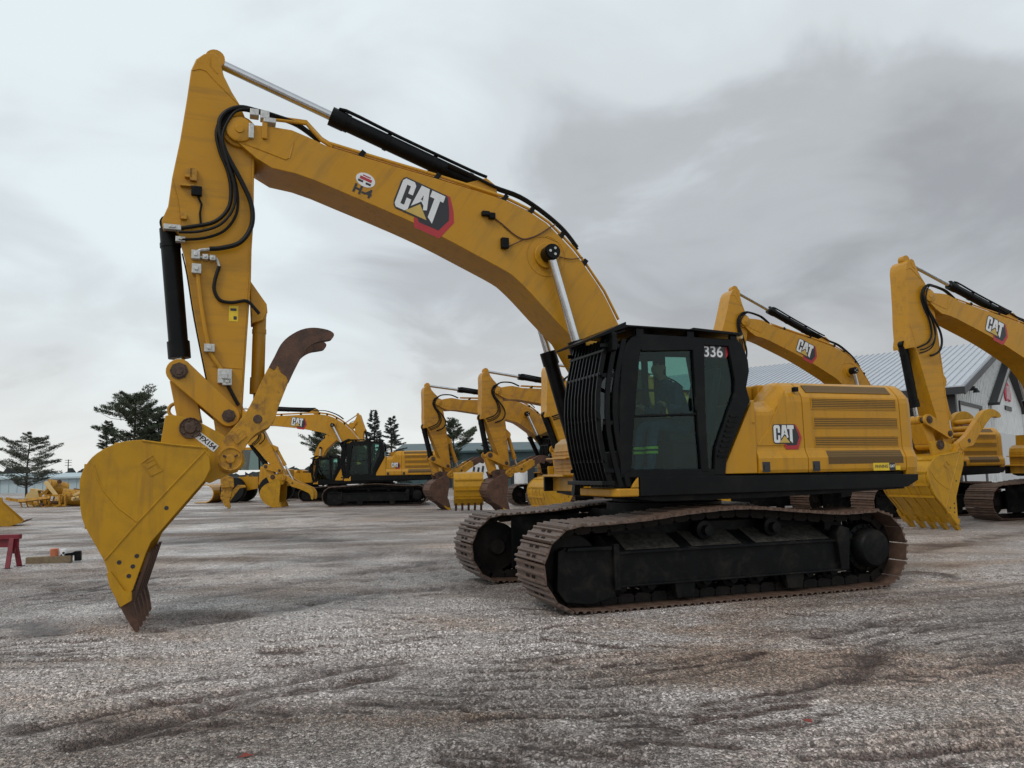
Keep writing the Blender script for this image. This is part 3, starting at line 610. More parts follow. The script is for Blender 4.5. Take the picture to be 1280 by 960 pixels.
def m_boom():
    m = MB(); m.prism(BOOM, -.33, .33)
    m.lathe((BLEN, 0, 0), [(.15, -.36), (.15, .352), (.13, .36)], 24); m.lathe((BLEN, 0, 0), [(.05, .36), (.05, .372)], 16); m.lathe((0, 0, 0), [(.16, -.5), (.16, .5)], 24)
    m.lathe((BCYL_Q[0], 0, BCYL_Q[1]), [(.17, -.37), (.17, .37)], 24)
    w_ = SCYL_W
    for y in (-.16, .10): m.prism([(w_[0]-.32, w_[1]-.22), (w_[0]+.26, w_[1]-.2), (w_[0]+.08, w_[1]+.05), (w_[0]-.08, w_[1]+.05)], y, y+.06)
    return m.mesh('boom', PY)
def m_boom_pipe(y, lift, i0=4, r=.018):
    pts = [toB(p) for p in BOOM_T[i0:]]
    q = []
    for i, p in enumerate(pts):
        a = ang(pts[max(i-1, 0)], pts[min(i+1, len(pts)-1)])-math.pi/2
        q.append((p[0]+math.cos(a)*lift, y, p[1]+math.sin(a)*lift))
    return MB().path(q, r, 8).mesh('pipe', PY)
def m_clamp(): return MB().box(-.03, .03, .12, .305, -.01, .10).mesh('pipe_clamp', MT['black_frame'])
CLAMPS = [toB(BOOM_T[i]) for i in (5, 7, 9, 10, 12, 14)]
def m_seam():
    m = MB()
    def ln(px, off): m.path([Y3(toB(U(x, y, off)), off+.002) for x, y in px], .007, 5)
    ln([(296, 176), (325, 187), (357, 199.5), (362, 197), (367, 177)], .33)
    ln([(655, 300), (668, 296), (682, 296), (697, 302), (703, 315)], .33)
    c = BCYL_Q; m.path([(c[0]+.27*math.cos(t), .332, c[1]+.27*math.sin(t)) for t in np.linspace(0, 6.283, 28)], .005, 5)
    return m.mesh('weld_seam', PY)
def m_stick():
    m = MB(); m.prism(STICK, -.25, .25)
    m.lathe((0, 0, 0), [(.19, -.3), (.19, .3)], 24); m.lathe((SLEN, 0, 0), [(.15, -.3), (.15, .3)], 24)
    S_ = LINK_S; m.lathe((S_[0], 0, S_[1]), [(.12, -.31), (.12, .31)], 24)
    e = TCYL_E
    a = [toS(p) for p in MAIN.poly([(312, 352), (333, 382), (334, 392), (329, 402), (314, 406)], .05)]
    m.prism(a, -.14, -.07); m.prism(a, .07, .14)
    return m.mesh('stick', PY)
def m_stick_seam():
    m = MB()
    def ln(px, r=.007): m.path([Y3(toS(U(x, y, .25)), .252) for x, y in px], r, 5)
    ln([(240, 88), (250, 86), (258, 89), (266, 98), (298, 130)]); ln([(262, 72), (263, 82), (272, 92)])
    ln([(313, 160), (313, 280), (310, 350), (301, 490)], .008); ln([(266, 458), (304, 461)], .005); ln([(216, 225), (222, 250), (226, 280)], .006)
    return m.mesh('weld_seam', PY)
def m_bucket():
    m = MB()
    for y in (-.72, .68): m.prism(BK, y, y+.04)
    cx_ = sum(p[0] for p in BK)/len(BK); cz_ = sum(p[1] for p in BK)/len(BK)
    inn = []
    BSS = cr(BSH, 3)
    for p in BSS: d = math.dist(p, (cx_, cz_)); k = (d-.04)/d; inn.append((cx_+(p[0]-cx_)*k, cz_+(p[1]-cz_)*k))
    m.prism(BSS+inn[::-1], -.678, .678)
    for y in (-.40, .32): m.prism(EAR, y, y+.08)
    b = LINK_B; m.lathe((b[0], 0, b[1]), [(.10, -.41), (.10, .41)], 20, 1); m.lathe((b[0], 0, b[1]), [(.115, .402), (.115, .425), (.105, .43), (.10, .418), (.06, .416), (.055, .436), (.02, .437)], 20, 1)
    for k in range(6): t_ = k*math.pi/3+.3; m.lathe((b[0]+.082*math.cos(t_), .416, b[1]+.082*math.sin(t_)), [(.012, 0), (.012, .016)], 6, 1)
    m.lathe((0, 0, 0), [(.13, -.46), (.13, .46)], 20, 1)
    # wear strips on the back
    out = []
    for p in BSH: d = math.dist(p, (cx_, cz_)); k = (d+.022)/d; out.append((cx_+(p[0]-cx_)*k, cz_+(p[1]-cz_)*k))
    for y in (-.6, -.3, 0, .3, .6): m.prism(BSH[5:12]+out[5:12][::-1], y-.035, y+.035)
    for i in (3, 5, 7, 9):
        a, c = out[i], BSH[i]; m.obox((c[0], -.67, c[1]), (c[0], .67, c[1]), .07, .05)
    return m.mesh('bucket', [MT['bucket_paint'], MT['pin_steel']])
def m_bucket_seam():
    m = MB()
    def ln(px, r=.009): m.path([Y3(toK(U(x, y, .72)), .721) for x, y in px], r, 5)
    ln([(260, 560), (215, 607), (172, 653), (131, 700)]); ln([(117, 581), (122, 598), (130, 614), (147, 634), (171, 652)]); ln([(178, 551), (215, 556), (258, 560)], .012)
    ln([(251, 557), (262, 570)], .008); ln([(177, 579), (191, 569), (203, 588), (188.5, 595), (177, 579)], .008); ln([(183, 579), (192, 574), (198, 585)], .005); ln([(184, 586), (196, 579)], .005)
    for x, y in ((208, 635), (171, 695), (166, 708), (161, 720), (149, 703)): 
        p = toK(U(x, y, .72)); m.lathe((p[0], 0, p[1]), [(.022, .7195), (.022, .7225)], 10, 1)
    return m.mesh('weld_seam', [MT['bucket_paint'], MT['black_decal']])
TOOTH = [toK(p) for p in MAIN.poly([(150, 756), (166, 748), (171, 768), (174, 788), (171.5, 791), (168.5, 789), (159, 774)], .66)]
ADAP = [toK(p) for p in MAIN.poly([(140, 735), (147, 733), (169, 738), (185, 690), (189, 690), (168, 752), (150, 760)], .66)]
def m_tooth():
    m = MB(); n = len(TOOTH); t = toK(U(172, 790, .66)); b = TOOTH[0]; L_ = math.dist(t, b); ws = [.065-.035*min(1, math.dist(p, b)/L_) for p in TOOTH]
    m.add([(p[0], -q, p[1]) for p, q in zip(TOOTH, ws)]+[(p[0], q, p[1]) for p, q in zip(TOOTH, ws)], [list(range(n)), list(range(2*n-1, n-1, -1))]+[[i, (i+1) % n, n+(i+1) % n, n+i] for i in range(n)])
    m.prism(ADAP, -.05, .05); return m.mesh('tooth', MT['rust'])
SIDEC = [toK(p) for p in MAIN.poly([(134, 716), (139, 714), (156, 738), (165, 740), (165, 750), (151, 758), (138, 733)], .72)]
def m_side_cutter(): return MB().prism(SIDEC, -.0325, .0325).mesh('side_cutter', MT['bucket_paint'])
def m_thumb():
    m = MB(); tipset = [i for i, p in enumerate(TH)]
    for y in (-.44, .31): m.prism(THS, y, y+.13)
    def mid(i, j, k=.5): return (TH[i][0]*(1-k)+TH[j][0]*k, TH[i][1]*(1-k)+TH[j][1]*k)
    m.lathe((0, 0, 0), [(.14, -.50), (.14, .50)], 24); m.lathe((0, 0, 0), [(.125, .50), (.125, .52), (.118, .525), (.112, .51), (.05, .508), (.045, .53), (.01, .53)], 24)
    for k in range(3): t_ = k*2.09+.5; m.obox((.03*math.cos(t_), .515, .03*math.sin(t_)), (.085*math.cos(t_), .515, .085*math.sin(t_)), .02, .02, 1)
    for a, b, k in ((4, 20, .4), (5, 19, .6), (6, 18, .5)):
        c = mid(a, b, k); m.lathe((c[0], 0, c[1]), [(.07, -.34), (.07, .34)], 12)
    pl_ = [TH[21], TH[20], TH[19], TH[18]]; m.prism([mid(21, 3, .06), mid(20, 4, .06), mid(19, 5, .06), mid(18, 6, .06), mid(18, 6, .16), mid(19, 5, .16), mid(20, 4, .16), mid(21, 3, .16)], -.33, .33)
    pq = [toK(p) for p in MAIN.poly([(287, 545), (300, 534), (309, 545), (296, 556)], .44)]; m.prism(pq, .44, .452)
    c = TCYL_T; m.lathe((c[0], 0, c[1]), [(.05, -.35), (.05, .445)], 18, 1)
    return m.mesh('thumb', [MT['worn_yellow'], MT['pin_steel']])
def m_thumb_tips():
    t = [toK(p) for p in MAIN.poly(cr([(336, 459), (343, 446), (350.5, 431.5), (360.5, 421.2), (376, 412.6), (392, 410), (409, 412.6), (417, 417.5), (415, 423.5), (408, 425.5), (394.7, 428), (383, 436), (375, 449.5), (367, 465), (361, 478)], 3)+[(357, 470), (351, 466), (347, 457), (342, 463)], .42)]
    return MB().prism(t, -.071, .071).mesh('thumb_tip', MT['rust'])

# --- undercarriage
GAUGE, SHOE = 2.59, 0.85
def track_path():
    top = [(2.05, .925), (1.33, .955), (.6, 1.02), (-.1, 1.045), (-.86, .985), (-1.5, .935), (-2.03, .945)]
    pts = arc((2.04, .485), .44, -math.pi/2+.25, math.pi/2, 14)
    P = [Vector((p[0], 0, p[1])) for p in top]; q = []
    for i in range(len(P)-1):
        a, b, c, d = P[max(i-1, 0)], P[i], P[i+1], P[min(i+2, len(P)-1)]
        for k in range(6): t = k/6; v = .5*((2*b)+(c-a)*t+(2*a-5*b+4*c-d)*t*t+(3*b-a-3*c+d)*t**3); q.append((v.x, v.z))
    pts += q[1:] + arc((-2.03, .49), .455, math.pi/2, math.pi*1.5-.28, 14) + [(-1.75, .04), (1.78, .04)]
    pts.append(pts[0]); L_ = [0]
    for a, b in zip(pts[:-1], pts[1:]): L_.append(L_[-1]+math.dist(a, b))
    n = round(L_[-1]/.2159); out = []
    for k in range(n):
        s_ = L_[-1]*(k+.5)/n; i = max(j for j in range(len(L_)-1) if L_[j] <= s_); t = (s_-L_[i])/max(1e-6, L_[i+1]-L_[i]); p = (pts[i][0]+(pts[i+1][0]-pts[i][0])*t, pts[i][1]+(pts[i+1][1]-pts[i][1])*t)
        j0, j1 = (s_-.1) % L_[-1], (s_+.1) % L_[-1]
        def at(z): i = max(j for j in range(len(L_)-1) if L_[j] <= z); t = (z-L_[i])/max(1e-6, L_[i+1]-L_[i]); return (pts[i][0]+(pts[i+1][0]-pts[i][0])*t, pts[i][1]+(pts[i+1][1]-pts[i][1])*t)
        out.append((p, ang(at(j0), at(j1))))
    return out, L_[-1]/n
TPATH, TPITCH = track_path()
def shoe_geo(m, mat=0):                    # local: X along the path, Y across, -Z outwards
    h = TPITCH/2; W = SHOE/2
    prof = [(-h+.004, -.004), (-h+.004, -.012), (-h+.012, -.040), (-h+.030, -.040), (-h+.042, -.012), (-.030, -.012), (-.012, -.034), (.008, -.034), (.022, -.012), (h-.042, -.012), (h-.030, -.034), (h-.012, -.034), (h-.002, -.010), (h-.002, -.001), (0, .0)]
    m.prism(prof, -W, W, mat)
    return m
def m_shoe():
    m = shoe_geo(MB())
    for x in (-.05, .055):
        for y in (-.11, -.06, .06, .11): m.box(x-.014, x+.014, y-.014, y+.014, -.024, -.011, 1)
    return m.mesh('shoe', [MT['track_steel'], MT['dark_track']])
def m_chain():
    m = MB(); n = len(TPATH)
    for y in (-.13, .13):
        for (p, a) in TPATH:
            c, s_ = math.cos(a), math.sin(a); q = [(-.115, .004), (.115, .004), (.115, .06), (.07, .105), (-.07, .105), (-.115, .06)]
            m.prism([(p[0]+u*c-v*s_, p[1]+u*s_+v*c) for u, v in q], y-.03, y+.03)
    return m.mesh('track', MT['dark_track'])
def m_track_all():
    m = MB(); sm = shoe_geo(MB())
    for (p, a) in TPATH:
        c, s_ = math.cos(a), math.sin(a); m.add([(p[0]+x*c-z*s_, y, p[1]+x*s_+z*c) for x, y, z in sm.v], sm.f)
        q = [(-.115, .004), (.115, .004), (.115, .06), (.07, .105), (-.07, .105), (-.115, .06)]
        m.prism([(p[0]+u*c-v*s_, p[1]+u*s_+v*c) for u, v in q], -.16, .16, 1)
    return m.mesh('track', [MT['track_steel'], MT['dark_track']])
def m_track_frame():
    m = MB()                                # local Y measured from the track's own centre line, outside is +Y
    m.prismx([(-.30, .30), (.30, .26), (.30, .26), (.30, .60), (.28, .63), (-.05, .78), (-.30, .78)], -1.62, 1.60)
    m.box(-1.5, 1.5, -.34, -.05, .5, .90); m.box(-1.80, -1.52, -.33, .08, .45, .875); m.box(-1.95, 1.9, -.38, -.342, .2, .92); m.box(-1.62, 1.60, .30, .345, .245, .268); m.box(-1.62, 1.60, .30, .33, .60, .625)  # inner boxes and plate added as dark fill against bright gaps; thin edge strips
    m.prism([(1.60, .14), (1.9, .08), (2.2, .12), (2.30, .25), (2.28, .66), (2.2, .70), (1.63, .69)], .18, .30)     # idler guard
    m.prism([(1.66, .66), (2.2, .665), (2.18, .70), (1.66, .70)], .17, .36)
    m.box(1.56, 1.63, .28, .35, .22, .72)
    for x in (.72, -.82, ): m.prism([(x-.14, .26), (x+.14, .26), (x+.11, .08), (x-.11, .08)], .22, .32)
    m.prism([(-1.5, .26), (-1.62, .26), (-1.66, .76), (-1.52, .80), (-1.45, .70)], .2, .36)
    for x in (.34, -.62): m.prism([(x-.12, .62), (x+.12, .62), (x+.05, .84), (x-.05, .84)], -.1, .1)
    return m.mesh('track_frame', MT['black_frame'])
def m_cover(x0, x1): return MB().prismx([(.275, .640), (-.045, .785), (-.05, .792), (.272, .648)], x0, x1).mesh('frame_cover', MT['dusty_steel'])
def m_roller(): return MB().lathe((0, 0, 0), [(.06, -.28), (.06, -.2), (.11, -.19), (.11, -.16), (.085, -.15), (.085, .15), (.11, .16), (.11, .19), (.06, .2), (.06, .28)], 18).mesh('roller', MT['black_frame'])
def m_idler(): return MB().lathe((0, 0, 0), [(.10, -.2), (.14, -.14), (.30, -.1), (.34, -.09), (.34, .09), (.30, .1), (.14, .14), (.10, .2)], 32).mesh('idler_wheel', MT['dark_track'])
def m_drive():
    m = MB(); n = 23; q = []
    for k in range(n):
        for (o, r) in ((0, .285), (.25, .285), (.4, .335), (.6, .335), (.75, .285)): t = 2*math.pi*(k+o)/n; q.append((r*math.cos(t), r*math.sin(t)))
    m.prism(q, -.04, .04)
    m.lathe((0, 0, 0), [(.29, .05), (.30, .10), (.29, .20), (.25, .22), (.235, .36), (.21, .39), (.06, .40)], 36)
    for k in range(16): t = k*math.pi/8; m.lathe((.265*math.cos(t), .20, .265*math.sin(t)), [(.014, 0), (.014, .03)], 6)
    return m.mesh('final_drive', MT['black_frame'])
def m_car_body():
    m = MB(); m.prismx([(-1.1, .55), (1.1, .55), (1.1, .78), (.7, 1.0), (-.7, 1.0), (-1.1, .78)], -.75, .75)
    for sx in (1, -1):
        for sy in (1, -1): m.obox((sx*.5, sy*.5, .8), (sx*1.15, sy*1.2, .62), .42, .26)
    m.lathe((0, 0, 0), [(.78, .99), (.78, 1.1), (.70, 1.11), (.70, 1.26)], 40, axis='z')
    return m.mesh('car_body', MT['black_frame'])

# --- upper body
HSEC = [(1.0, 1.46), (1.455, 1.46), (1.468, 1.50), (1.468, 1.645), (1.455, 1.67), (1.425, 1.735), (1.417, 1.77), (1.412, 2.36), (1.40, 2.43), (1.37, 2.475), (1.27, 2.585), (1.22, 2.62), (1.15, 2.635), (1.0, 2.635)]
def hsec(zt): return [(y, z if z < 1.76 else 1.76+(z-1.76)*(zt-1.76)/(2.635-1.76)) for y, z in HSEC]
def m_hood_mid():
    m = MB(); m.loft([[(x, y, z) for y, z in hsec(zt)] for x, zt in ((-1.247, 2.635), (-1.04, 2.63), (-.98, 2.60), (-.80, 2.40), (-.74, 2.375), (-.50, 2.37))], 0)
    m.loft([[(x, y, z) for y, z in [(1.412, 1.80), (1.425, 1.80), (1.425, b), (1.412, b)]] for x, b in ((-.52, 1.82), (-.70, 2.0), (-.98, 2.52))], 0)
    return m.mesh('hood_panel', PY)
def m_hood_rear(): return MB().prismx(HSEC, -2.868, -1.259).mesh('hood_panel', PY)
def m_hood_front():
    m = MB().prism([(-.012, 1.462), (-.03, 1.58), (-.455, 2.36), (-.488, 2.372), (-.488, 1.462)], 1.05, 1.445)
    m.box(-.44, -.47, 1.446, 1.465, 2.08, 2.10); return m.mesh('hood_panel', PY)
def m_counterweight():
    m = MB(); rings = []
    for x, i in ((-2.882, 0), (-3.02, .0), (-3.10, .04), (-3.16, .11), (-3.19, .22)):
        half = [(y-i if y > 1.01 else y, z if z > 1.5 else z) for y, z in hsec(2.635-i*.25)]
        pts = [(1.40-i, 1.24)]+[(y, z) for y, z in half[1:-1]]; ring = [(x, y, z) for y, z in pts]+[(x, -y, z) for y, z in pts[::-1]]
        rings.append(ring)
    m.loft(rings); return m.mesh('counterweight', PY)
def m_engine_cover():
    m = MB().prismx([(.995, 2.0), (.995, 2.62), (-1.0, 2.62), (-1.2, 2.58), (-1.38, 2.42), (-1.4, 1.46), (0, 1.46)], -2.865, -.9)
    m.prism([(-.55, 2.0), (-.60, 2.52), (-.72, 2.60), (-.89, 2.61), (-.89, 2.0)], -.6, .9)
    return m.mesh('engine_cover', PY)
def m_right_body():
    m = MB().prism([(1.02, 1.447), (1.02, 1.80), (.99, 1.93), (.88, 2.01), (.72, 2.03), (.70, 2.30), (-.1, 2.34), (-.88, 2.34), (-.88, 1.447)], -1.42, -.62)
    m.box(1.003, 1.05, -1.40, .30, 1.24, 1.446); m.box(1.02, 1.22, -1.40, -.64, 1.447, 1.48); m.box(1.00, 1.16, -1.40, -.66, 1.70, 1.725)
    for z in (1.52, 1.57, 1.62, 1.76, 1.81): m.box(1.0, 1.032, -1.38, -.68, z, z+.02)
    return m.mesh('tank_body', PY)
def m_deck():
    m = MB().prism([(1.32, 1.21), (1.32, 1.445), (-2.875, 1.445), (-2.875, 1.22), (-.6, 1.16), (.9, 1.16)], .46, 1.40)
    m.prism([(1.0, 1.21), (1.0, 1.444), (-2.874, 1.444), (-2.874, 1.22), (-.6, 1.162), (.8, 1.162)], -1.38, .459)
    for y in (-.42, .32): m.prism([(1.2, 1.2), (1.15, 1.5), (.85, 2.1), (.3, 2.28), (-.2, 1.5), (-.2, 1.2)], y, y+.10)
    return m.mesh('deck_frame', MT['black_frame'])
def m_sill(): return MB().prism([(1.18, 1.452), (-3.06, 1.408), (-3.05, 1.33), (-2.86, 1.245), (-1.6, 1.235), (1.18, 1.225)], 1.402, 1.475).prism([(1.18, 1.235), (-2.87, 1.235), (-2.87, 1.452), (1.18, 1.452)], -1.46, -1.402).mesh('side_sill', PB)
def m_step():
    m = MB().prismz([(1.19, 1.473), (1.44, 1.473), (1.52, 1.40), (1.55, .62), (1.33, .62), (1.33, 1.40), (1.19, 1.402)], 1.225, 1.32).prism([(1.19, 1.322), (1.30, 1.322), (1.19, 1.46)], 1.43, 1.473)
    return m.mesh('front_step', PY)
CABP = {
 'A': [(776, 596), (774, 520), (777, 450), (782, 430), (790, 421), (806, 424), (800, 440), (793.5, 520), (789, 588)],
 'B': [(866, 436), (880.5, 430), (882.5, 520), (886.5, 590), (877, 590), (871, 517)],
 'C': [(910, 430), (923, 426), (928, 431), (935, 450), (936.5, 464), (933, 484), (937.5, 501), (930, 518), (908.5, 573), (906.5, 594), (893, 594), (894.5, 560), (918, 491), (918.5, 476)],
 'R': [(790, 421), (806, 421), (923, 424.5), (926, 433), (911, 433), (880, 432), (866, 438), (803, 439)],
 'S': [(776, 587), (906, 586), (906.5, 596), (776, 597.5)],
 'M': [(793, 518.5), (871, 516), (871.2, 519), (793, 521.7)]}
CABX = {k: MAIN.poly(v, 1.47) for k, v in CABP.items()}
CABW = {'door_top': [(801, 437), (868, 437), (872, 518), (794, 521)], 'door_low': [(794, 520), (872, 517), (879, 589), (790, 589)],
 'quarter': [(880, 431), (911, 431), (919.5, 476), (919, 491), (895, 560), (894, 589), (886, 589)]}
CABWX = {k: MAIN.poly(v, 1.45) for k, v in CABW.items()}
YI, YO = .50, 1.475
def m_cab():
    m = MB()
    for y0, y1 in ((1.40, YO), (YI, YI+.07)):
        for k, q in CABX.items():
            o = {'A': .0, 'B': -.004, 'C': -.002, 'R': -.006, 'S': -.008, 'M': -.012}[k]
            m.prism(q, y0-(o if y0 < 1 else -abs(o)*0), y1+(o if y0 > 1 else 0))
    m.box(1.13, 1.24, YI+.07, 1.40, 3.0, 3.08); m.box(1.25, 1.41, YI+.07, 1.40, 1.47, 1.75)           # header, lower front
    m.box(-.34, -.26, YI+.07, 1.40, 2.98, 3.08); m.prism([(-.02, 1.46), (-.46, 2.30), (-.40, 2.34), (.04, 1.46)], YI+.07, 1.40)
    m.prism([(1.22, 3.085), (1.10, 3.135), (-.20, 3.12), (-.32, 3.07)], YI, YO-.01)
    m.box(-.0, 1.40, YI+.02, 1.46, 1.447, 1.475)
    m.prism([(1.38, 1.475), (1.40, 2.02), (-.24, 2.02), (.0, 1.475)], YI+.029, YI+.05)  # black panel added on the far side to darken the lower cab interior
    m.box(.48, .56, YI+.005, YI+.06, 2.0, 3.0); m.box(-.3, 1.25, YI+.006, YI+.05, 2.55, 2.585)
    # slats of the intake behind the door
    a, b = CABX['C'][7], CABX['C'][8]
    return m.mesh('cab', PB)
def m_guard():
    m = MB()   # roof guard and its sloping visor
    m.prism([(1.30, 3.262), (1.30, 3.225), (.42, 3.215), (.38, 3.235), (-.32, 3.20), (-.32, 3.165), (.40, 3.20), (1.28, 3.20), (1.74, 3.03), (1.76, 3.05)], YI-.02, 1.50)
    for x in (1.1, .4, -.22): m.box(x-.05, x+.05, 1.42, 1.46, 3.08, 3.2); m.box(x-.05, x+.05, YI+.02, YI+.06, 3.08, 3.2)
    m.box(1.5, 1.66, YI, 1.47, 1.36, 1.41)
    for z in (1.62, 2.1, 2.62, 2.9): 
        xx = 1.56+.13*math.sin(math.pi*(z-1.35)/1.75); m.box(xx-.035, xx-.01, YI+.01, 1.465, z, z+.035)
    for y in (YI+.02, 1.45):
        for z in (1.5, 2.05, 2.6, 2.95): m.box(1.24, 1.62, y-.012, y+.012, z, z+.05)
    return m.mesh('guard_frame', PB)
def m_bar():
    pts = [(1.52+.15*math.sin(math.pi*t)+(.06 if t > .9 else 0)*0, 0, 1.34+1.72*t) for t in np.linspace(0, 1, 9)]
    m = MB(); m.loft([[(x-.03, -.011, z), (x+.03, -.011, z), (x+.03, .011, z), (x-.03, .011, z)] for x, y, z in pts]); return m.mesh('guard_bar', PB)
def m_louvre_slats():
    m = MB(); a, b = MAIN.U(921, 520, 1.478), MAIN.U(906, 570, 1.478)
    for k in range(9): t = k/8; x, z = a[0]+(b[0]-a[0])*t, a[1]+(b[1]-a[1])*t; m.box(x-.02, x+.10, 1.476, 1.492, z-.012, z+.012)
    return m.mesh('intake_slats', MT['black_frame'])
def glass_prism(poly, y0, y1): return MB().prism(poly, y0, y1).mesh('window', MT['cab_glass'])

def cyl(parent, name, p0, p1, blen, r, rr, y, eye=PB, barrel=PB, knobs=True):
    a = Vector((p0[0], y, p0[1])); b = Vector((p1[0], y, p1[1])); d = (b-a).normalized(); L_ = (b-a).length; blen = min(blen, L_-.1)
    m = MB(); m.lathe((a.x, y, a.z), [(r*.9, -.07), (r*.9, .07)], 18); m.tube(a+d*.05, a+d*blen, r, n=20); m.tube(a+d*(blen-.16), a+d*(blen+.03), r*1.16, n=20)
    m.tube(a+d*.22, a+d*.27, r*1.08, n=20)
    if name == 'stick_cylinder':
        up = Vector((-d.z, 0, d.x)) if d.x < 0 else Vector((d.z, 0, -d.x)); up = up if up.z > 0 else -up
        for yy, rr_c in ((.07, .022), (-.06, .022)):
            o_ = Vector((0, yy, 0))+up*(r*.92); m.path([a+d*.05+o_*1.25, a+d*.3+o_*1.15, a+d*(blen*.6)+o_*1.1, a+d*(blen-.12)+o_*1.2, a+d*(blen-.05)+o_*.7], rr_c, 8, sub=3)
        for u_ in (.35, .65, .9): m.tube(a+d*blen*u_, a+d*(blen*u_+.05), r*1.1, n=20)
    o = link(name, m.mesh(name, barrel), parent)
    m = MB(); m.tube(a+d*(blen+.03), b-d*rr*1.5, rr, n=16); ro = link('rod', m.mesh('rod', MT['chrome']), o)
    link('rod_eye', MB().lathe((b.x, y, b.z), [(rr*1.9, -.08), (rr*1.9, .08)], 18).mesh('rod_eye', eye), o)
    return o
def circ(c0, r0, c1, r1, side):
    d = math.dist(c0, c1); d2 = max(min(d, r0+r1-1e-4), abs(r0-r1)+1e-4); a = (r0*r0-r1*r1+d2*d2)/(2*d2); h = math.sqrt(max(0, r0*r0-a*a)); ux, uz = (c1[0]-c0[0])/d, (c1[1]-c0[1])/d
    return (c0[0]+ux*a-uz*h*side, c0[1]+uz*a+ux*h*side)
SIDE = 1
_c = circ(U(286, 520, .33), LCS, U(238.5, 535.6, .33), LCB, 1)
if math.dist(_c, LINK_C0) > .1: SIDE = -1

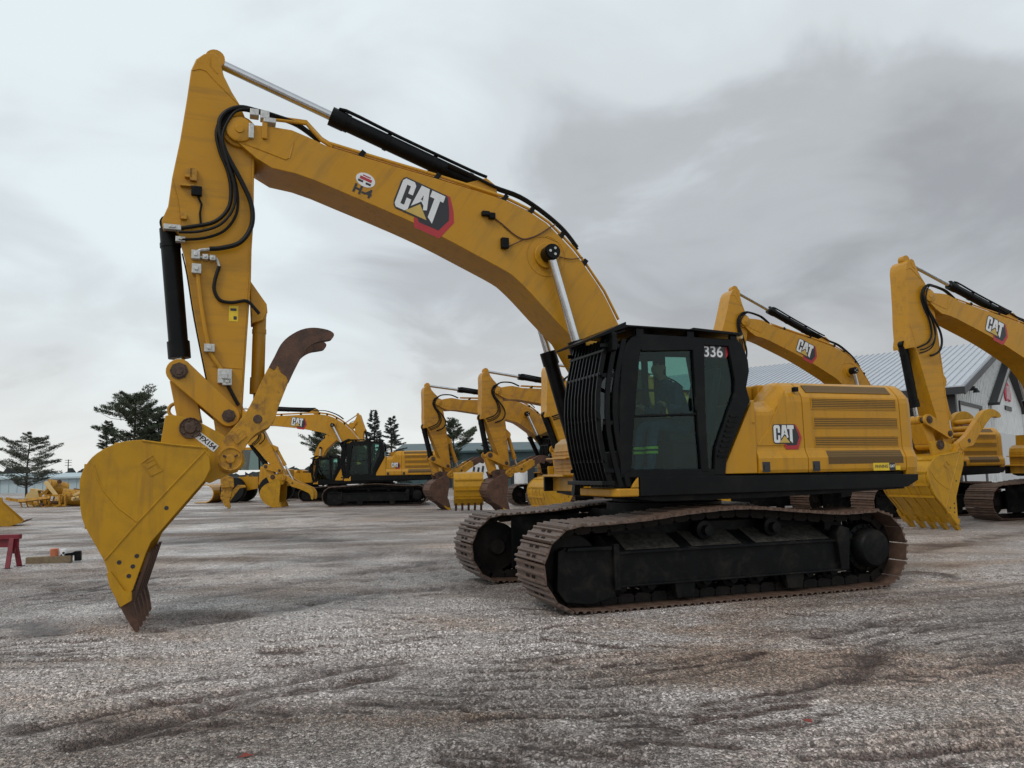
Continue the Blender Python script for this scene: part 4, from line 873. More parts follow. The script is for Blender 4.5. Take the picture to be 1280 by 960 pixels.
def excavator(fr, label, boom_a, stick_a, buck=0.0, thumb=0.0, sscale=1.0, hi=False, group=None, scale=1.0, bucket_mat=None, arm=True):
    rz = fr.a+math.pi; root = empty('excavator', fr.o, rz); root.scale = (scale,)*3; tag(root, label, 'excavator', group); bv = .008 if hi else 0
    P = lambda n, key, fn, par=root, loc=(0, 0, 0), rot=(0, 0, 0), bevel=0: link(n, cached(key, fn), par, loc, rot, bevel)
    # undercarriage
    P('car_body', 'car', m_car_body)
    for sy in (1, -1):
        y = sy*GAUGE/2; fr_ = P('track_frame', 'tframe', m_track_frame, root, (0, y, 0), bevel=bv); fr_.scale = (1, sy, 1)
        if hi:
            t = P('track', 'chain', m_chain, root, (0, y, 0))
            for (p, a) in TPATH: P('shoe', 'shoe', m_shoe, t, (p[0], 0, p[1]), (0, -a, 0))
            for x in np.linspace(-1.45, 1.5, 9): P('roller', 'roller', m_roller, fr_, (x, 0, .25))
            for x0, x1 in ((.75, 1.45), (-.10, .58), (-1.4, -.30)): P('frame_cover', 'fcov%.1f' % x0, lambda: m_cover(x0, x1), fr_)
            for x in (.34, -.62): P('carrier_roller', 'roller', m_roller, fr_, (x, 0, .81))
        else: t = P('track', 'track_all', m_track_all, root, (0, y, 0))
        P('idler_wheel', 'idler', m_idler, fr_, (2.04, 0, .485)); P('final_drive', 'drive', m_drive, fr_, (-2.03, 0, .50))
    # upper body
    P('deck_frame', 'deck', m_deck); P('side_sill', 'sill', m_sill, bevel=bv); P('front_step', 'step', m_step, bevel=bv and .015)
    P('hood_panel', 'hfront', m_hood_front, bevel=bv and .012); hm = P('hood_panel', 'hmid', m_hood_mid, bevel=bv); hr = P('hood_panel', 'hrear', m_hood_rear, bevel=bv)
    P('counterweight', 'cw', m_counterweight, bevel=bv and .02); P('engine_cover', 'ecov', m_engine_cover, bevel=bv and .02); P('tank_body', 'tank', m_right_body, bevel=bv and .02)
    for (x0, x1, z0, z1) in ((-1.40, -2.80, 2.28, 2.40), (-1.42, -2.81, 2.035, 2.155), (-1.42, -2.80, 1.79, 1.91)):
        P('vent', 'vent%.2f' % z0, lambda: (lambda m: (m.box(x1-.012, x1-.001, 1.40, 1.4225, z0-.012, z1+.012, 1), m.box(x0+.001, x0+.012, 1.40, 1.4225, z0-.012, z1+.012, 1), m.box(x1, x0, 1.40, 1.4225, z1+.001, z1+.012, 1), m.box(x1, x0, 1.40, 1.4225, z0-.012, z0-.001, 1), [m.box(x1, x0, 1.40, 1.4205, z0+(z1-z0)*(k+.5)/5-.0035, z0+(z1-z0)*(k+.5)/5+.0035, 1) for k in range(5)], m)[-1])(MB().box(x1, x0, 1.40, 1.4175, z0, z1)).mesh('vent', [MT['vent_mesh'], PY]), hr)
    P('vent', 'ventlow', lambda: MB().prismx([(1.4565, 1.668), (1.426, 1.733), (1.40, 1.733), (1.43, 1.655)], -2.82, -1.57).prismx([(1.455, 1.560), (1.4695, 1.560), (1.4695, 1.645), (1.4565, 1.668), (1.43, 1.66)], -2.82, -1.57).mesh('vent', MT['vent_mesh']), hr)
    P('vent', 'venttop', lambda: MB().prismx([(1.3635, 2.486), (1.275, 2.583), (1.28, 2.592), (1.369, 2.492)], -2.78, -1.36).mesh('vent', MT['vent_mesh']), hr)
    for x, h_ in ((-.60, hm), (-1.37, hr)): P('latch', 'latch%.1f' % x, lambda: MB().box(x-.055, x+.055, 1.466, 1.474, 1.475, 1.60).box(x-.035, x+.035, 1.474, 1.48, 1.50, 1.56).mesh('latch', MT['black_decal']), h_)
    em = P('emblem', 'emb_hood', lambda: emblem_mesh(.235), hm); on_side(em, 1.427, (-.92, 1.945), 0)
    # cab
    cb = P('cab', 'cab', m_cab, bevel=bv and .012)
    P('window', 'w_top', lambda: glass_prism(CABWX['door_top'], 1.425, 1.433), cb); P('window', 'w_low', lambda: glass_prism(CABWX['door_low'], 1.425, 1.433), cb); P('window', 'w_q', lambda: glass_prism(CABWX['quarter'], 1.425, 1.433), cb)
    P('window', 'w_r', lambda: glass_prism([(1.30, 1.6), (1.36, 2.15), (1.16, 3.03), (-.25, 3.03), (-.35, 2.5), (.1, 1.6)], YI+.02, YI+.028), cb)
    P('window', 'w_f', lambda: MB().prism([(1.405, 1.755), (1.40, 2.15), (1.225, 3.0), (1.215, 3.0), (1.39, 2.15), (1.395, 1.755)], YI+.07, 1.40).mesh('window', MT['cab_glass']), cb)
    P('window', 'w_b', lambda: MB().prism([(-.42, 2.34), (-.40, 2.6), (-.32, 2.98), (-.312, 2.98), (-.39, 2.6), (-.41, 2.34)], YI+.07, 1.40).mesh('window', MT['cab_glass']), cb)
    P('guard_frame', 'guard', m_guard, cb, bevel=bv and .006)
    for x in (-.10, -.20): P('guard_bar', 'gbar', m_bar, cb, (x, 1.462, 0))
    for y in np.linspace(YI+.05, 1.42, 10 if hi else 6): P('guard_bar', 'gbar', m_bar, cb, (0, y, 0))
    P('mirror', 'mirror', lambda: MB().box(1.46, 1.52, 1.40, 1.56, 2.90, 3.12).obox((1.48, 1.47, 3.1), (1.30, 1.47, 3.16), .03, .03).mesh('mirror', PB), cb, bevel=bv and .02)
    P('intake_slats', 'islat', m_louvre_slats, cb)
    P('seat', 'seat', lambda: MB().prism([(.62, 1.86), (.62, 1.97), (.12, 1.95), (-.02, 2.62), (-.10, 2.80), (-.20, 2.78), (-.14, 2.5), (.0, 1.86)], .74, 1.24).box(.1, .5, .85, 1.12, 1.476, 1.86).box(.15, .62, .64, .73, 2.12, 2.2).box(.15, .62, 1.25, 1.34, 2.12, 2.2).mesh('seat', MT['seat_fabric']), cb, bevel=bv and .03)
    P('console', 'cons', lambda: MB().box(.25, .7, .58, .73, 1.476, 2.05).box(1.0, 1.14, .6, .72, 2.2, 2.45).obox((1.08, .66, 1.48), (1.07, .66, 2.25), .04, .04).tube((.62, .68, 2.05), (.66, .68, 2.3), .02, n=8).tube((.62, 1.29, 2.2), (.68, 1.29, 2.42), .02, n=8).tube((.66, .68, 2.28), (.67, .68, 2.36), .035, n=8).mesh('console', MT['seat_fabric']), cb)
    if not arm: return root
    # arm
    bo = P('boom', 'boom', m_boom, root, (FOOT[0], 0, FOOT[1]), (0, -boom_a, 0), bevel=bv and .012)
    for k, (y, lf) in enumerate(((.14, .085), (.20, .105), (.28, .06))): P('pipe', 'pipe%d' % k, lambda: m_boom_pipe(y, lf), bo)
    [P('pipe_clamp', 'clamp', m_clamp, bo, (c[0], 0, c[1])) for c in CLAMPS]; P('weld_seam', 'bseam', m_seam, bo)
    e2 = P('emblem', 'emb_boom', lambda: emblem_mesh(.42), bo); on_side(e2, .332, BEMB, BEMB_SL)
    tip = fromF(FOOT, boom_a, (BLEN, 0)); kp = fromF(tip, stick_a, (SLEN*sscale, 0))
    stk = P('stick', 'stick', m_stick, root, (tip[0], 0, tip[1]), (0, -stick_a, 0), bevel=bv and .012); stk.scale = (sscale, 1, 1)
    P('weld_seam', 'sseam', m_stick_seam, stk)
    db = -buck; bmesh_ = cached('bucket', m_bucket)
    if bucket_mat:
        key = 'bucket_'+bucket_mat
        if key not in C_: C_[key] = bmesh_.copy(); C_[key].materials[0] = MT[bucket_mat]
        bmesh_ = C_[key]
    bk = link('bucket', bmesh_, root, (kp[0], 0, kp[1]), (0, db, 0), bv and .006)
    if bucket_mat: bk.scale = (.84, .84, .84)
    P('weld_seam', 'kseam', m_bucket_seam, bk) if not bucket_mat else None
    for y in (-.64, -.32, 0, .32, .64): P('tooth', 'tooth', m_tooth, bk, (0, y, 0))
    fresh = not hi and not bucket_mat
    [P('side_cutter', 'scut', m_side_cutter, bk, (0, y, 0)) for y in (.733, -.733)]
    th = P('thumb', 'thumb', m_thumb, root, (kp[0], 0, kp[1]), (0, -thumb, 0), bevel=bv and .012); [P('thumb_tip', 'ttip', m_thumb_tips, th, (0, y, 0)) for y in (.375, -.375)]
    # linkage
    Sp = fromF(tip, stick_a, LINK_S, sscale); Bp = rot2(LINK_B, buck); Bp = (kp[0]+Bp[0], kp[1]+Bp[1]); Cp = circ(Sp, LCS, Bp, LCB, SIDE)
    def linkplate(a, b, ra, rb, y0, y1):
        t = ang(a, b); m = MB(); m.prism(arc(a, ra, t+math.pi/2+.1, t+math.pi*1.5-.1, 10)+arc(b, rb, t-math.pi/2, t+math.pi/2, 10), y0, y1); return m
    for y in (.275, -.345):
        m = linkplate(Cp, Sp, .135, .115, y, y+.07); o_ = link('idler_link', m.mesh('idler_link', PY), root, bevel=bv)
    pn = MB()
    for c, r in ((Cp, .07), (Sp, .055)): pn.lathe((c[0], 0, c[1]), [(r, -.38), (r, .38)], 16); pn.lathe((c[0], 0, c[1]), [(r*1.35, .346), (r*1.35, .36)], 8); pn.lathe((c[0], 0, c[1]), [(r*.62, .38), (r*.62, .392), (r*.3, .392)], 6)
    link('link_pin', pn.mesh('link_pin', MT['pin_steel']), root)
    m = MB(); t = ang(Cp, Bp); d = Vector((math.cos(t), 0, math.sin(t))); m.lathe((Cp[0], 0, Cp[1]), [(.11, -.13), (.11, .13)], 18); m.lathe((Bp[0], 0, Bp[1]), [(.12, -.22), (.12, .22)], 18)
    m.obox(Vector(Y3(Cp, 0))+d*.07, Vector(Y3(Bp, 0))-d*.07, .24, .42, up=(0, 1, 0)); link('power_link', m.mesh('power_link', PY), root, bevel=bv)
    # cylinders
    q = fromF(FOOT, boom_a, BCYL_Q)
    for y in (.47, -.47):
        cyl(root, 'boom_cylinder', BASE_CYL, q, 1.86, .10, .055, y)
    pn = MB().lathe((q[0], 0, q[1]), [(.095, -.58), (.095, .58)], 20)
    for k in range(3): pn.lathe((q[0]+.045*math.cos(k*2.1), .58, q[1]+.045*math.sin(k*2.1)), [(.018, 0), (.018, .012)], 8, 1)
    link('boom_pin', pn.mesh('boom_pin', [PB, MT['zinc']]), root)
    cyl(root, 'stick_cylinder', fromF(FOOT, boom_a, SCYL_W), fromF(tip, stick_a, SCYL_E, sscale), 2.12, .102, .058, 0, eye=PY)
    cyl(root, 'bucket_cylinder', fromF(tip, stick_a, EARPIN, sscale), Cp, 1.52, .105, .055, 0, eye=PY)
    tt = rot2(TCYL_T, thumb); cyl(root, 'thumb_cylinder', fromF(tip, stick_a, TCYL_E, sscale), (kp[0]+tt[0], kp[1]+tt[1]), .95, .075, .045, 0.0, eye=PY, barrel=PY)
    # hoses looping from the boom nose over to the stick
    def bp(x, z, y): a = fromF(FOOT, boom_a, (x, z)); return (a[0], y, a[1])
    def sp(px, y): a = fromF(tip, stick_a, toS(U(px[0], px[1], .28)), sscale); return (a[0], y, a[1])
    nose = [bp(*toB(U(400, 178, .2)), .2), bp(*toB(U(372, 158, .2)), .21), bp(*toB(U(345, 148, .2)), .22), bp(*toB(U(322, 141, .26)), .27)]
    runs = [([(298, 138), (280, 147), (271, 165), (275, 190), (285, 215), (289, 240), (285, 262), (268, 278), (240, 284), (224, 286)], .023),
            ([(299, 140), (283, 150), (275, 168), (279, 195), (291, 218), (297, 245), (295, 270), (280, 290), (255, 299), (226, 301)], .016),
            ([(300, 137), (281, 144), (274, 160), (281, 190), (300, 226), (314, 258), (314, 285), (300, 305), (277, 312), (262, 313)], .027),
            ([(300, 141), (287, 152), (278, 175), (284, 205), (293, 235), (292, 262), (276, 283), (250, 292), (224, 293)], .016)]
    for k, (r_, rad) in enumerate(runs):
        y = .30+.022*k; link('hose', MB().path([(p[0], p[1]+.02*k, p[2]) for p in nose]+[sp(p, y) for p in r_], rad, 8, sub=5).mesh('hose', MT['rubber']), root)
    for k in range(2):
        pts = [bp(*toB(U(x, y-3*k, .1+.08*k)), .10+.08*k) for x, y in ((560, 208), (590, 222), (618, 236), (650, 248), (680, 268), (705, 290), (722, 312))]
        link('hose', MB().path(pts, .02, 8, sub=4).mesh('hose', MT['rubber']), root)
    if not hi: return root
    # ---- details that only the near machine shows
    Ds = lambda px, y, off=.25: (lambda a: (a[0], y, a[1]))(fromF(tip, stick_a, toS(U(px[0], px[1], off))))
    for pts, rad, mt in (([(247, 342), (252, 385), (260, 430), (264, 443), (278, 464)], .024, 'yellow_paint'), ([(284, 480), (291, 494), (298, 507)], .02, 'rubber'),
                         ([(262, 313), (250, 314), (245, 319)], .02, 'zinc'), ([(245, 322), (258, 323), (270, 324), (274, 334)], .016, 'zinc'),
                         ([(274, 334), (269, 350), (268, 364), (275, 376), (290, 379), (308, 377), (318, 386), (324, 393)], .02, 'rubber'),
                         ([(228, 318), (234, 345), (243, 400), (259, 480)], .008, 'black_frame')):
        link('hose' if mt == 'rubber' else 'pipe', MB().path([Ds(p, .285) for p in pts], rad, 8, sub=4).mesh('pipe', MT[mt]), root)
    for (x, y, a, b) in ((246, 337.5, .05, .055), (262, 436, .055, .045), (281, 471, .075, .08), (284, 478, .05, .04), (245, 320, .045, .05), (257, 323, .03, .03), (266, 324, .03, .03), (216, 286, .09, .03), (226, 301, .05, .03)):
        p = Ds((x, y), .25); link('hose_clamp', MB().box(p[0]-a, p[0]+a, .252, .33, p[2]-b, p[2]+b).box(p[0]-a*.4, p[0]+a*.4, .33, .345, p[2]-b*.4, p[2]+b*.4).mesh('hose_clamp', MT['zinc']), root, bevel=.006)
    # sensor block with its cable
    m = MB()
    for (x, y, a, b, mt) in ((236, 218, .04, .05, 0), (242, 220, .035, .07, 0), (234, 233, .07, .012, 0), (246, 240, .055, .05, 1), (230, 272, .03, .03, 0)):
        p = Ds((x, y), .25); m.box(p[0]-a, p[0]+a, .252, .31, p[2]-b, p[2]+b, mt)
    m.path([Ds(p, .27) for p in ((247, 245), (252, 256), (250, 268), (251, 280))], .012, 6, 1); link('sensor', m.mesh('sensor', [MT['worn_yellow'], MT['black_frame']]), root)
    Db = lambda px, y: (lambda a: (a[0], y, a[1]))(U(px[0], px[1], .335))
    m = MB(); m.path([Db(p, .345) for p in ((606, 268), (616, 272), (628, 281), (642, 293), (655, 299), (672, 294), (688, 284), (694, 281))], .009, 6, sub=4); m.path([Db(p, .345) for p in ((655, 299), (645, 304), (632, 310))], .007, 6); m.path([Db(p, .345) for p in ((695, 320), (712, 324), (728, 322))], .006, 6, sub=4)
    link('wiring', m.mesh('wiring', MT['rust']), root)
    for (x, y, a, b) in ((606, 268, .05, .03), (614, 271, .04, .04), (630, 305, .05, .07)): p = Db((x, y), .335); link('lamp_socket', MB().box(p[0]-a, p[0]+a, .332, .40, p[2]-b, p[2]+b).mesh('lamp_socket', MT['black_frame']), root, bevel=.01)
    # boom nose fittings
    m = MB()
    for (x, y, a, b) in ((318, 143, .05, .04), (331, 146, .05, .05), (337, 153, .07, .03), (314, 166, .03, .09)): p = U(x, y, .3); m.box(p[0]-a, p[0]+a, .24, .37, p[1]-b, p[1]+b)
    link('hose_fitting', m.mesh('hose_fitting', MT['zinc']), root, bevel=.008)
    m = MB(); 
    for k, off in enumerate((.16, .22, .28)): m.path([Y3(U(x, y+k*1.5, off), off) for x, y in ((345, 147), (362, 149), (383, 152), (390, 160), (402, 173), (415, 181))], .02, 8)
    link('nose_pipe', m.mesh('nose_pipe', PY), root)
    m = MB(); p = U(331, 160, .33); m.box(p[0]-.03, p[0]+.03, .332, .36, p[1]-.14, p[1]+.1); link('nose_bracket', m.mesh('nose_bracket', PY), root, bevel=.01)
    p = U(220, 513, .1); link('lifting_eye', MB().path([(p[0]+.075*math.cos(t), .1, p[1]+.075*math.sin(t)) for t in np.linspace(0, 6.2832, 17)], .02, 8).mesh('lifting_eye', MT['worn_yellow']), root)
    # stickers and numbers
    def decal(name, meo, par, y, xz, sl=0): o = link(name, meo, par); on_side(o, y, xz, sl); return o
    bsl = BEMB_SL; b2 = toB(U(453, 239, .335)); decal('unit_number', text_mesh('H-4', .15, MT['black_decal'], .006), bo, .334, b2, bsl)
    b2 = toB(U(457, 225, .335)); m = MB(); m.lathe((0, 0, 0), [(.12, 0), (.12, .002)], 28, 0, 'z'); ov = m.mesh('round_sticker', [MT['white_decal'], MT['red_decal'], MT['black_decal']])
    o = decal('round_sticker', ov, bo, .331, b2, bsl); o.scale = (1, .72, 1)
    m = MB().box(-.075, .075, -.008, .03, .0022, .003, 0).box(-.085, -.02, -.045, -.018, .0022, .003, 1).box(.015, .08, -.05, -.022, .0022, .003, 1).box(-.05, .05, .04, .055, .0022, .003, 0)
    decal('sticker_print', m.mesh('sticker_print', [MT['red_decal'], MT['black_decal']]), bo, .331, b2, bsl)
    s2 = toS(U(292, 392, .25)); o = link('warning_sticker', MB().box(-.05, .05, .251, .2535, -.09, .09).box(-.035, .0, .2537, .2545, -.07, -.03, 1).box(-.03, .035, .2537, .2545, .03, .06, 1).mesh('warning_sticker', [MT['yellow_decal'], MT['black_decal']]), stk, (s2[0], 0, s2[1]), (0, stick_a, 0))
    k2 = toK(U(258, 552, .405)); sl = -math.atan2(18, 24); m = MB().box(-.13, .13, -.042, .042, 0, .003).mesh('number_plate', MT['white_decal'])
    rr2 = math.atan2(U(248, 545, .405)[1]-U(272, 563, .405)[1], U(248, 545, .405)[0]-U(272, 563, .405)[0])
    o = decal('number_plate', m, bk, .402, k2, rr2); o = decal('plate_number', text_mesh('BFX154', .072, MT['black_decal'], .003), bk, .4065, k2, rr2)
    c2 = U(894, 440, 1.45); decal('model_number_back', MB().box(-.19, .16, -.075, .075, 0, .001).prismz([(.162, -.075), (.215, 0), (.18, .075), (.162, .075)], 0, .001, 1).mesh('model_number_back', [MT['black_decal'], MT['red_decal']]), cb, 1.4335, (c2[0]+.0, c2[1]), 0)
    decal('model_number', text_mesh('336', .19, MT['white_decal'], .0035), cb, 1.4355, (c2[0]+.02, c2[1]), 0)
    d2 = U(1108, 584, 1.47); m = MB().box(-.22, .05, -.05, .05, 0, .001, 0).box(.05, .15, -.05, .05, 0, .0012, 1).box(.16, .24, -.045, .01, 0, .001, 0)
    decal('dealer_sticker', m.mesh('dealer_sticker', [MT['yellow_decal'], MT['black_decal']]), hr, 1.4697, (d2[0], 1.515), 0)
    decal('dealer_name', text_mesh('FINNING', .055, MT['black_decal'], .0015, .15), hr, 1.4712, (d2[0]+.085, 1.517), 0)
    decal('dealer_badge', text_mesh('CAT', .045, MT['white_decal'], .002), hr, 1.4715, (d2[0]-.10, 1.52), 0)
    p = U(992, 487, 1.37); link('hood_stop', MB().box(p[0]-.03, p[0]+.03, 1.36, 1.43, p[1]-.03, p[1]+.03).mesh('hood_stop', PB), root, bevel=.008)
    p = U(919, 419, 1.44); link('work_lamp', MB().box(-.36, -.22, 1.35, 1.45, 3.14, 3.19).box(-.375, -.361, 1.36, 1.44, 3.145, 3.185, 1).mesh('work_lamp', [MT['cream_paint'], MT['lamp_glass']]), cb)
    dh = U(869, 505, 1.475); link('door_handle', MB().box(dh[0]-.02, dh[0]+.02, 1.478, 1.50, dh[1]-.08, dh[1]+.08).mesh('door_handle', MT['black_frame']), cb, bevel=.006)
    return root
main = excavator(MAIN, 'large yellow excavator marked 336 with black cab and yellow bucket on the ground', BA0, SA0, hi=True)
GRP = 'excavators parked in a row behind'
def recolour(root, swap):
    for o in root.children_recursive:
        for sl_ in o.material_slots:
            if sl_.material and sl_.material.name in swap: k = swap[sl_.material.name]; sl_.link = 'OBJECT'; sl_.material = MT[k]
def parked(label, fr, tpx, kpx, buck, thumb, **kw):
    t = fr.U(*tpx, 0); ba = ang(FOOT, t); tp = fromF(FOOT, ba, (BLEN, 0)); k = fr.U(*kpx, 0); sa = ang(tp, k); ss = max(.78, min(1.02, math.dist(tp, k)/SLEN))
    print('parked', [round(q, 2) for q in (math.dist(FOOT, t)/BLEN, math.dist(tp, k)/SLEN, math.degrees(ba), math.degrees(sa))])
    old = kw.pop('old', False); r = excavator(fr, label, ba, sa, R(buck), R(thumb), ss, group=GRP, **kw)
    recolour(r, {'yellow_paint': 'aged_yellow'} if old else {'worn_yellow': 'yellow_paint'})
    if not old:
        for o in r.children_recursive:
            if o.name.split('.')[0] in ('tooth', 'thumb_tip'): o.material_slots[0].link = 'OBJECT'; o.material_slots[0].material = MT['bucket_paint']
    return r
parked('yellow excavator by the white building, its tall stick just past the near counterweight', Frame(15.35, 20.7, .35), (1154, 379), (1178, 574), -16, 22)
parked('yellow excavator whose boom shows between the near cab and the building roof', Frame(11.8, 24.2, .35), (922, 403), (905, 560), -20, 20)
parked('yellow excavator with stick showing through behind the black cab guard', Frame(7.5, 26.93, .35), (705, 484), (716, 590), -10, 6)
parked('yellow excavator with rusty bucket standing closest behind the black cab guard', Frame(5.1, 31.4, .35), (622.5, 490.6), (632, 592), -30, 40, bucket_mat='rust', old=True)
parked('yellow excavator with rusty bucket and black cab in front of the teal shed', Frame(2.55, 34.9, .35), (549, 505), (560, 594), -30, 36, bucket_mat='rust', old=True)
parked('yellow excavator seen side-on with open thumb, below the two spruces', Frame(-6.75, 38.9, .05), (316, 524), (357, 597), -35, 90)

# ------------------------------------------------------------------ two more machines far back, and the loose things of the yard
excavator(Frame(-10.6, 46.5, .12), 'small yellow excavator body half hidden behind the side-on excavator', R(40), R(-112), R(-30), R(60), .8, group=GRP, scale=.82, arm=False)
excavator(Frame(-13.6, 52.0, math.pi-.1), 'yellow excavator facing the other way with raised folded boom', R(52), R(-80), R(-60), R(30), .78, group=GRP, scale=.72)

def at_side(fr, p, y): q = fr.o+fr.fw*p[0]+fr.lt*y; return Vector((q.x, q.y, p[1]))
def operator():
    fr = MAIN; r = empty('person', at_side(fr, (.3, 1.476), .98), fr.a+math.pi); tag(r, 'seated person in dark work clothes with lime reflective leg bands inside the cab', 'person')
    O = (.3, .98, 1.476)
    bm = bmesh.new(); sk = bm.verts.layers.skin.verify(); V = {}
    def v(n, x, y, z, r0, r1=None, root=False):
        q = bm.verts.new((x-O[0], y-O[1], z-O[2])); q[sk].radius = (r0, r1 or r0); q[sk].use_root = root; V[n] = q
    def e(*ns):
        for a, b in zip(ns[:-1], ns[1:]): bm.edges.new((V[a], V[b]))
    v('hip', .24, .98, 2.03, .15, .13, True); v('waist', .27, .98, 2.22, .15, .12); v('chest', .38, .98, 2.46, .17, .13); v('neck0', .47, .98, 2.60, .07); v('neck', .52, .98, 2.67, .055)
    v('head0', .56, .98, 2.73, .075); v('head', .58, .98, 2.80, .098, .09); v('crown', .57, .98, 2.87, .075)
    v('nose', .685, .98, 2.785, .016); e('hip', 'waist', 'chest', 'neck0', 'neck', 'head0', 'head', 'crown'); e('head', 'nose')
    for s_, y in (('l', 1), ('r', -1)):
        v('ear'+s_, .56, .98+y*.105, 2.79, .018); e('head', 'ear'+s_)
        v('sh'+s_, .43, .98+y*.19, 2.52, .075); v('el'+s_, .47, .98+y*.26, 2.25, .055); v('wr'+s_, .66, .98+y*.27, 2.31, .035); v('pm'+s_, .71, .98+y*.27, 2.335, .035, .022); e('chest', 'sh'+s_, 'el'+s_, 'wr'+s_, 'pm'+s_)
        for k in range(4):
            a = 'f%d%s' % (k, s_); v(a+'a', .745, .98+y*(.245+.016*k), 2.345, .0095); v(a+'b', .765, .98+y*(.245+.016*k), 2.325+.003*k, .009); e('pm'+s_, a+'a', a+'b')
        v('t'+s_, .715, .98+y*.235, 2.36, .0105); v('t2'+s_, .735, .98+y*.225, 2.35, .009); e('pm'+s_, 't'+s_, 't2'+s_)
        v('hp'+s_, .30, .98+y*.10, 2.02, .105); v('th'+s_, .52, .98+y*.12, 2.06, .092); v('kn'+s_, .76, .98+y*.15, 2.08, .072); v('cf'+s_, .80, .98+y*.15, 1.86, .068); v('an'+s_, .82, .98+y*.15, 1.58, .05); v('ft'+s_, .85, .98+y*.15, 1.53, .045); v('to'+s_, 1.0, .98+y*.16, 1.515, .035); e('hip', 'hp'+s_, 'th'+s_, 'kn'+s_, 'cf'+s_, 'an'+s_, 'ft'+s_, 'to'+s_)
    me_ = bpy.data.meshes.new('body'); bm.to_mesh(me_); bm.free(); o = bpy.data.objects.new('body', me_); COL.objects.link(o)
    o.modifiers.new('skin', 'SKIN'); sb_ = o.modifiers.new('sub', 'SUBSURF'); sb_.levels = 1; sb_.render_levels = 1
    bpy.context.view_layer.update(); m2 = bpy.data.meshes.new_from_object(o.evaluated_get(bpy.context.evaluated_depsgraph_get())); bpy.data.objects.remove(o)
    for k in ('navy_cloth', 'skin', 'hair'): m2.materials.append(MT[k])
    for p in m2.polygons:
        c = p.center+Vector(O); p.use_smooth = True; p.material_index = 0
        if c.z > 2.655: p.material_index = 2 if (c.z > 2.83 or (c.x < .55 and c.z > 2.72)) else 1
        elif c.x > .655 and abs(c.y-.98) > .2 and c.z > 2.27: p.material_index = 1
    link('body', m2, r)
    for y in (1.13, .83):
        for z in (1.78, 1.725):
            x = .80+(1.86-z)/.28*.02; link('reflective_band', MB().lathe((x-O[0], y-O[1], z-O[2]), [(.078, 0), (.078, .03)], 16, 0, 'z').mesh('reflective_band', MT['lime_band']), r)
    link('collar', MB().lathe((.475-O[0], 0, 2.60-O[2]), [(.085, 0), (.075, .045), (.068, .045), (.07, 0)], 16, 0, 'z').mesh('collar', MT['navy_cloth']), r)
operator()

def loose_bucket(name, label, px, rz, sc=1.0, tilt=0.0, mat='bucket_paint', z=0.0):
    p = on_ground(*px) if len(px) == 2 else Vector(px); r = empty(name, (p.x, p.y, z), rz); r.scale = (sc,)*3; tag(r, label, 'bucket', 'loose buckets in the yard'); r.rotation_euler = (0, 0, rz)
    # opening up, teeth to +X, resting on its curved back
    prof = [(-.55, .95), (-.62, .55), (-.5, .2), (-.2, .02), (.25, .0), (.72, .12)]
    cxx, czz = 0.0, .7; inn = [(cxx+(x-cxx)*.95, czz+(q-czz)*.95) for x, q in prof]; T = Matrix.Rotation(tilt, 4, 'Y')
    def put(n, m, mt, par=r):
        me_ = m.mesh(n, MT[mt]); me_.transform(T) if par is r else None; return link(n, me_, par)
    sh_ = put('shell', MB().prism(prof+inn[::-1], -.62, .62), mat)
    for y in (-.66, .622): put('side_plate', MB().prism(prof+[(.62, .25), (-.1, .98)], y, y+.035), mat)
    for y in (-.25, .18): put('hinge_plate', MB().prism([(-.5, .85), (-.05, .9), (-.1, 1.15), (-.4, 1.2), (-.58, 1.0)], y, y+.06), mat)
    for x, q in ((-.45, .145), (-.05, -.01), (.35, .01)): put('wear_strip', MB().box(x-.03, x+.03, -.6, .6, q-.025, q+.02), mat)
    for y in np.linspace(-.56, .56, 5): put('tooth', MB().prism([(.6, .06), (.75, .19), (1.0, .24), (1.0, .21)], y-.05, y+.05), 'rust')
    return r
# the yellow one with its teeth down, bottom turned to us, between the two rusty buckets
p = on_ground(586, 641.5); b = loose_bucket('loose_bucket', 'yellow bucket standing on its teeth between the two rusty buckets', (586, 641.5), R(-90+8), .86, 0.0)
b.rotation_euler = (R(0), 0, 0); b.matrix_world = Matrix.Translation((p.x, p.y, .84)) @ Matrix.Rotation(R(94), 4, 'Z') @ Matrix.Rotation(R(72), 4, 'Y') @ Matrix.Scale(.86, 4)
loose_bucket('loose_bucket', 'yellow toothed bucket on the gravel behind the red trestle', (4, 657), R(28), .82, R(0))

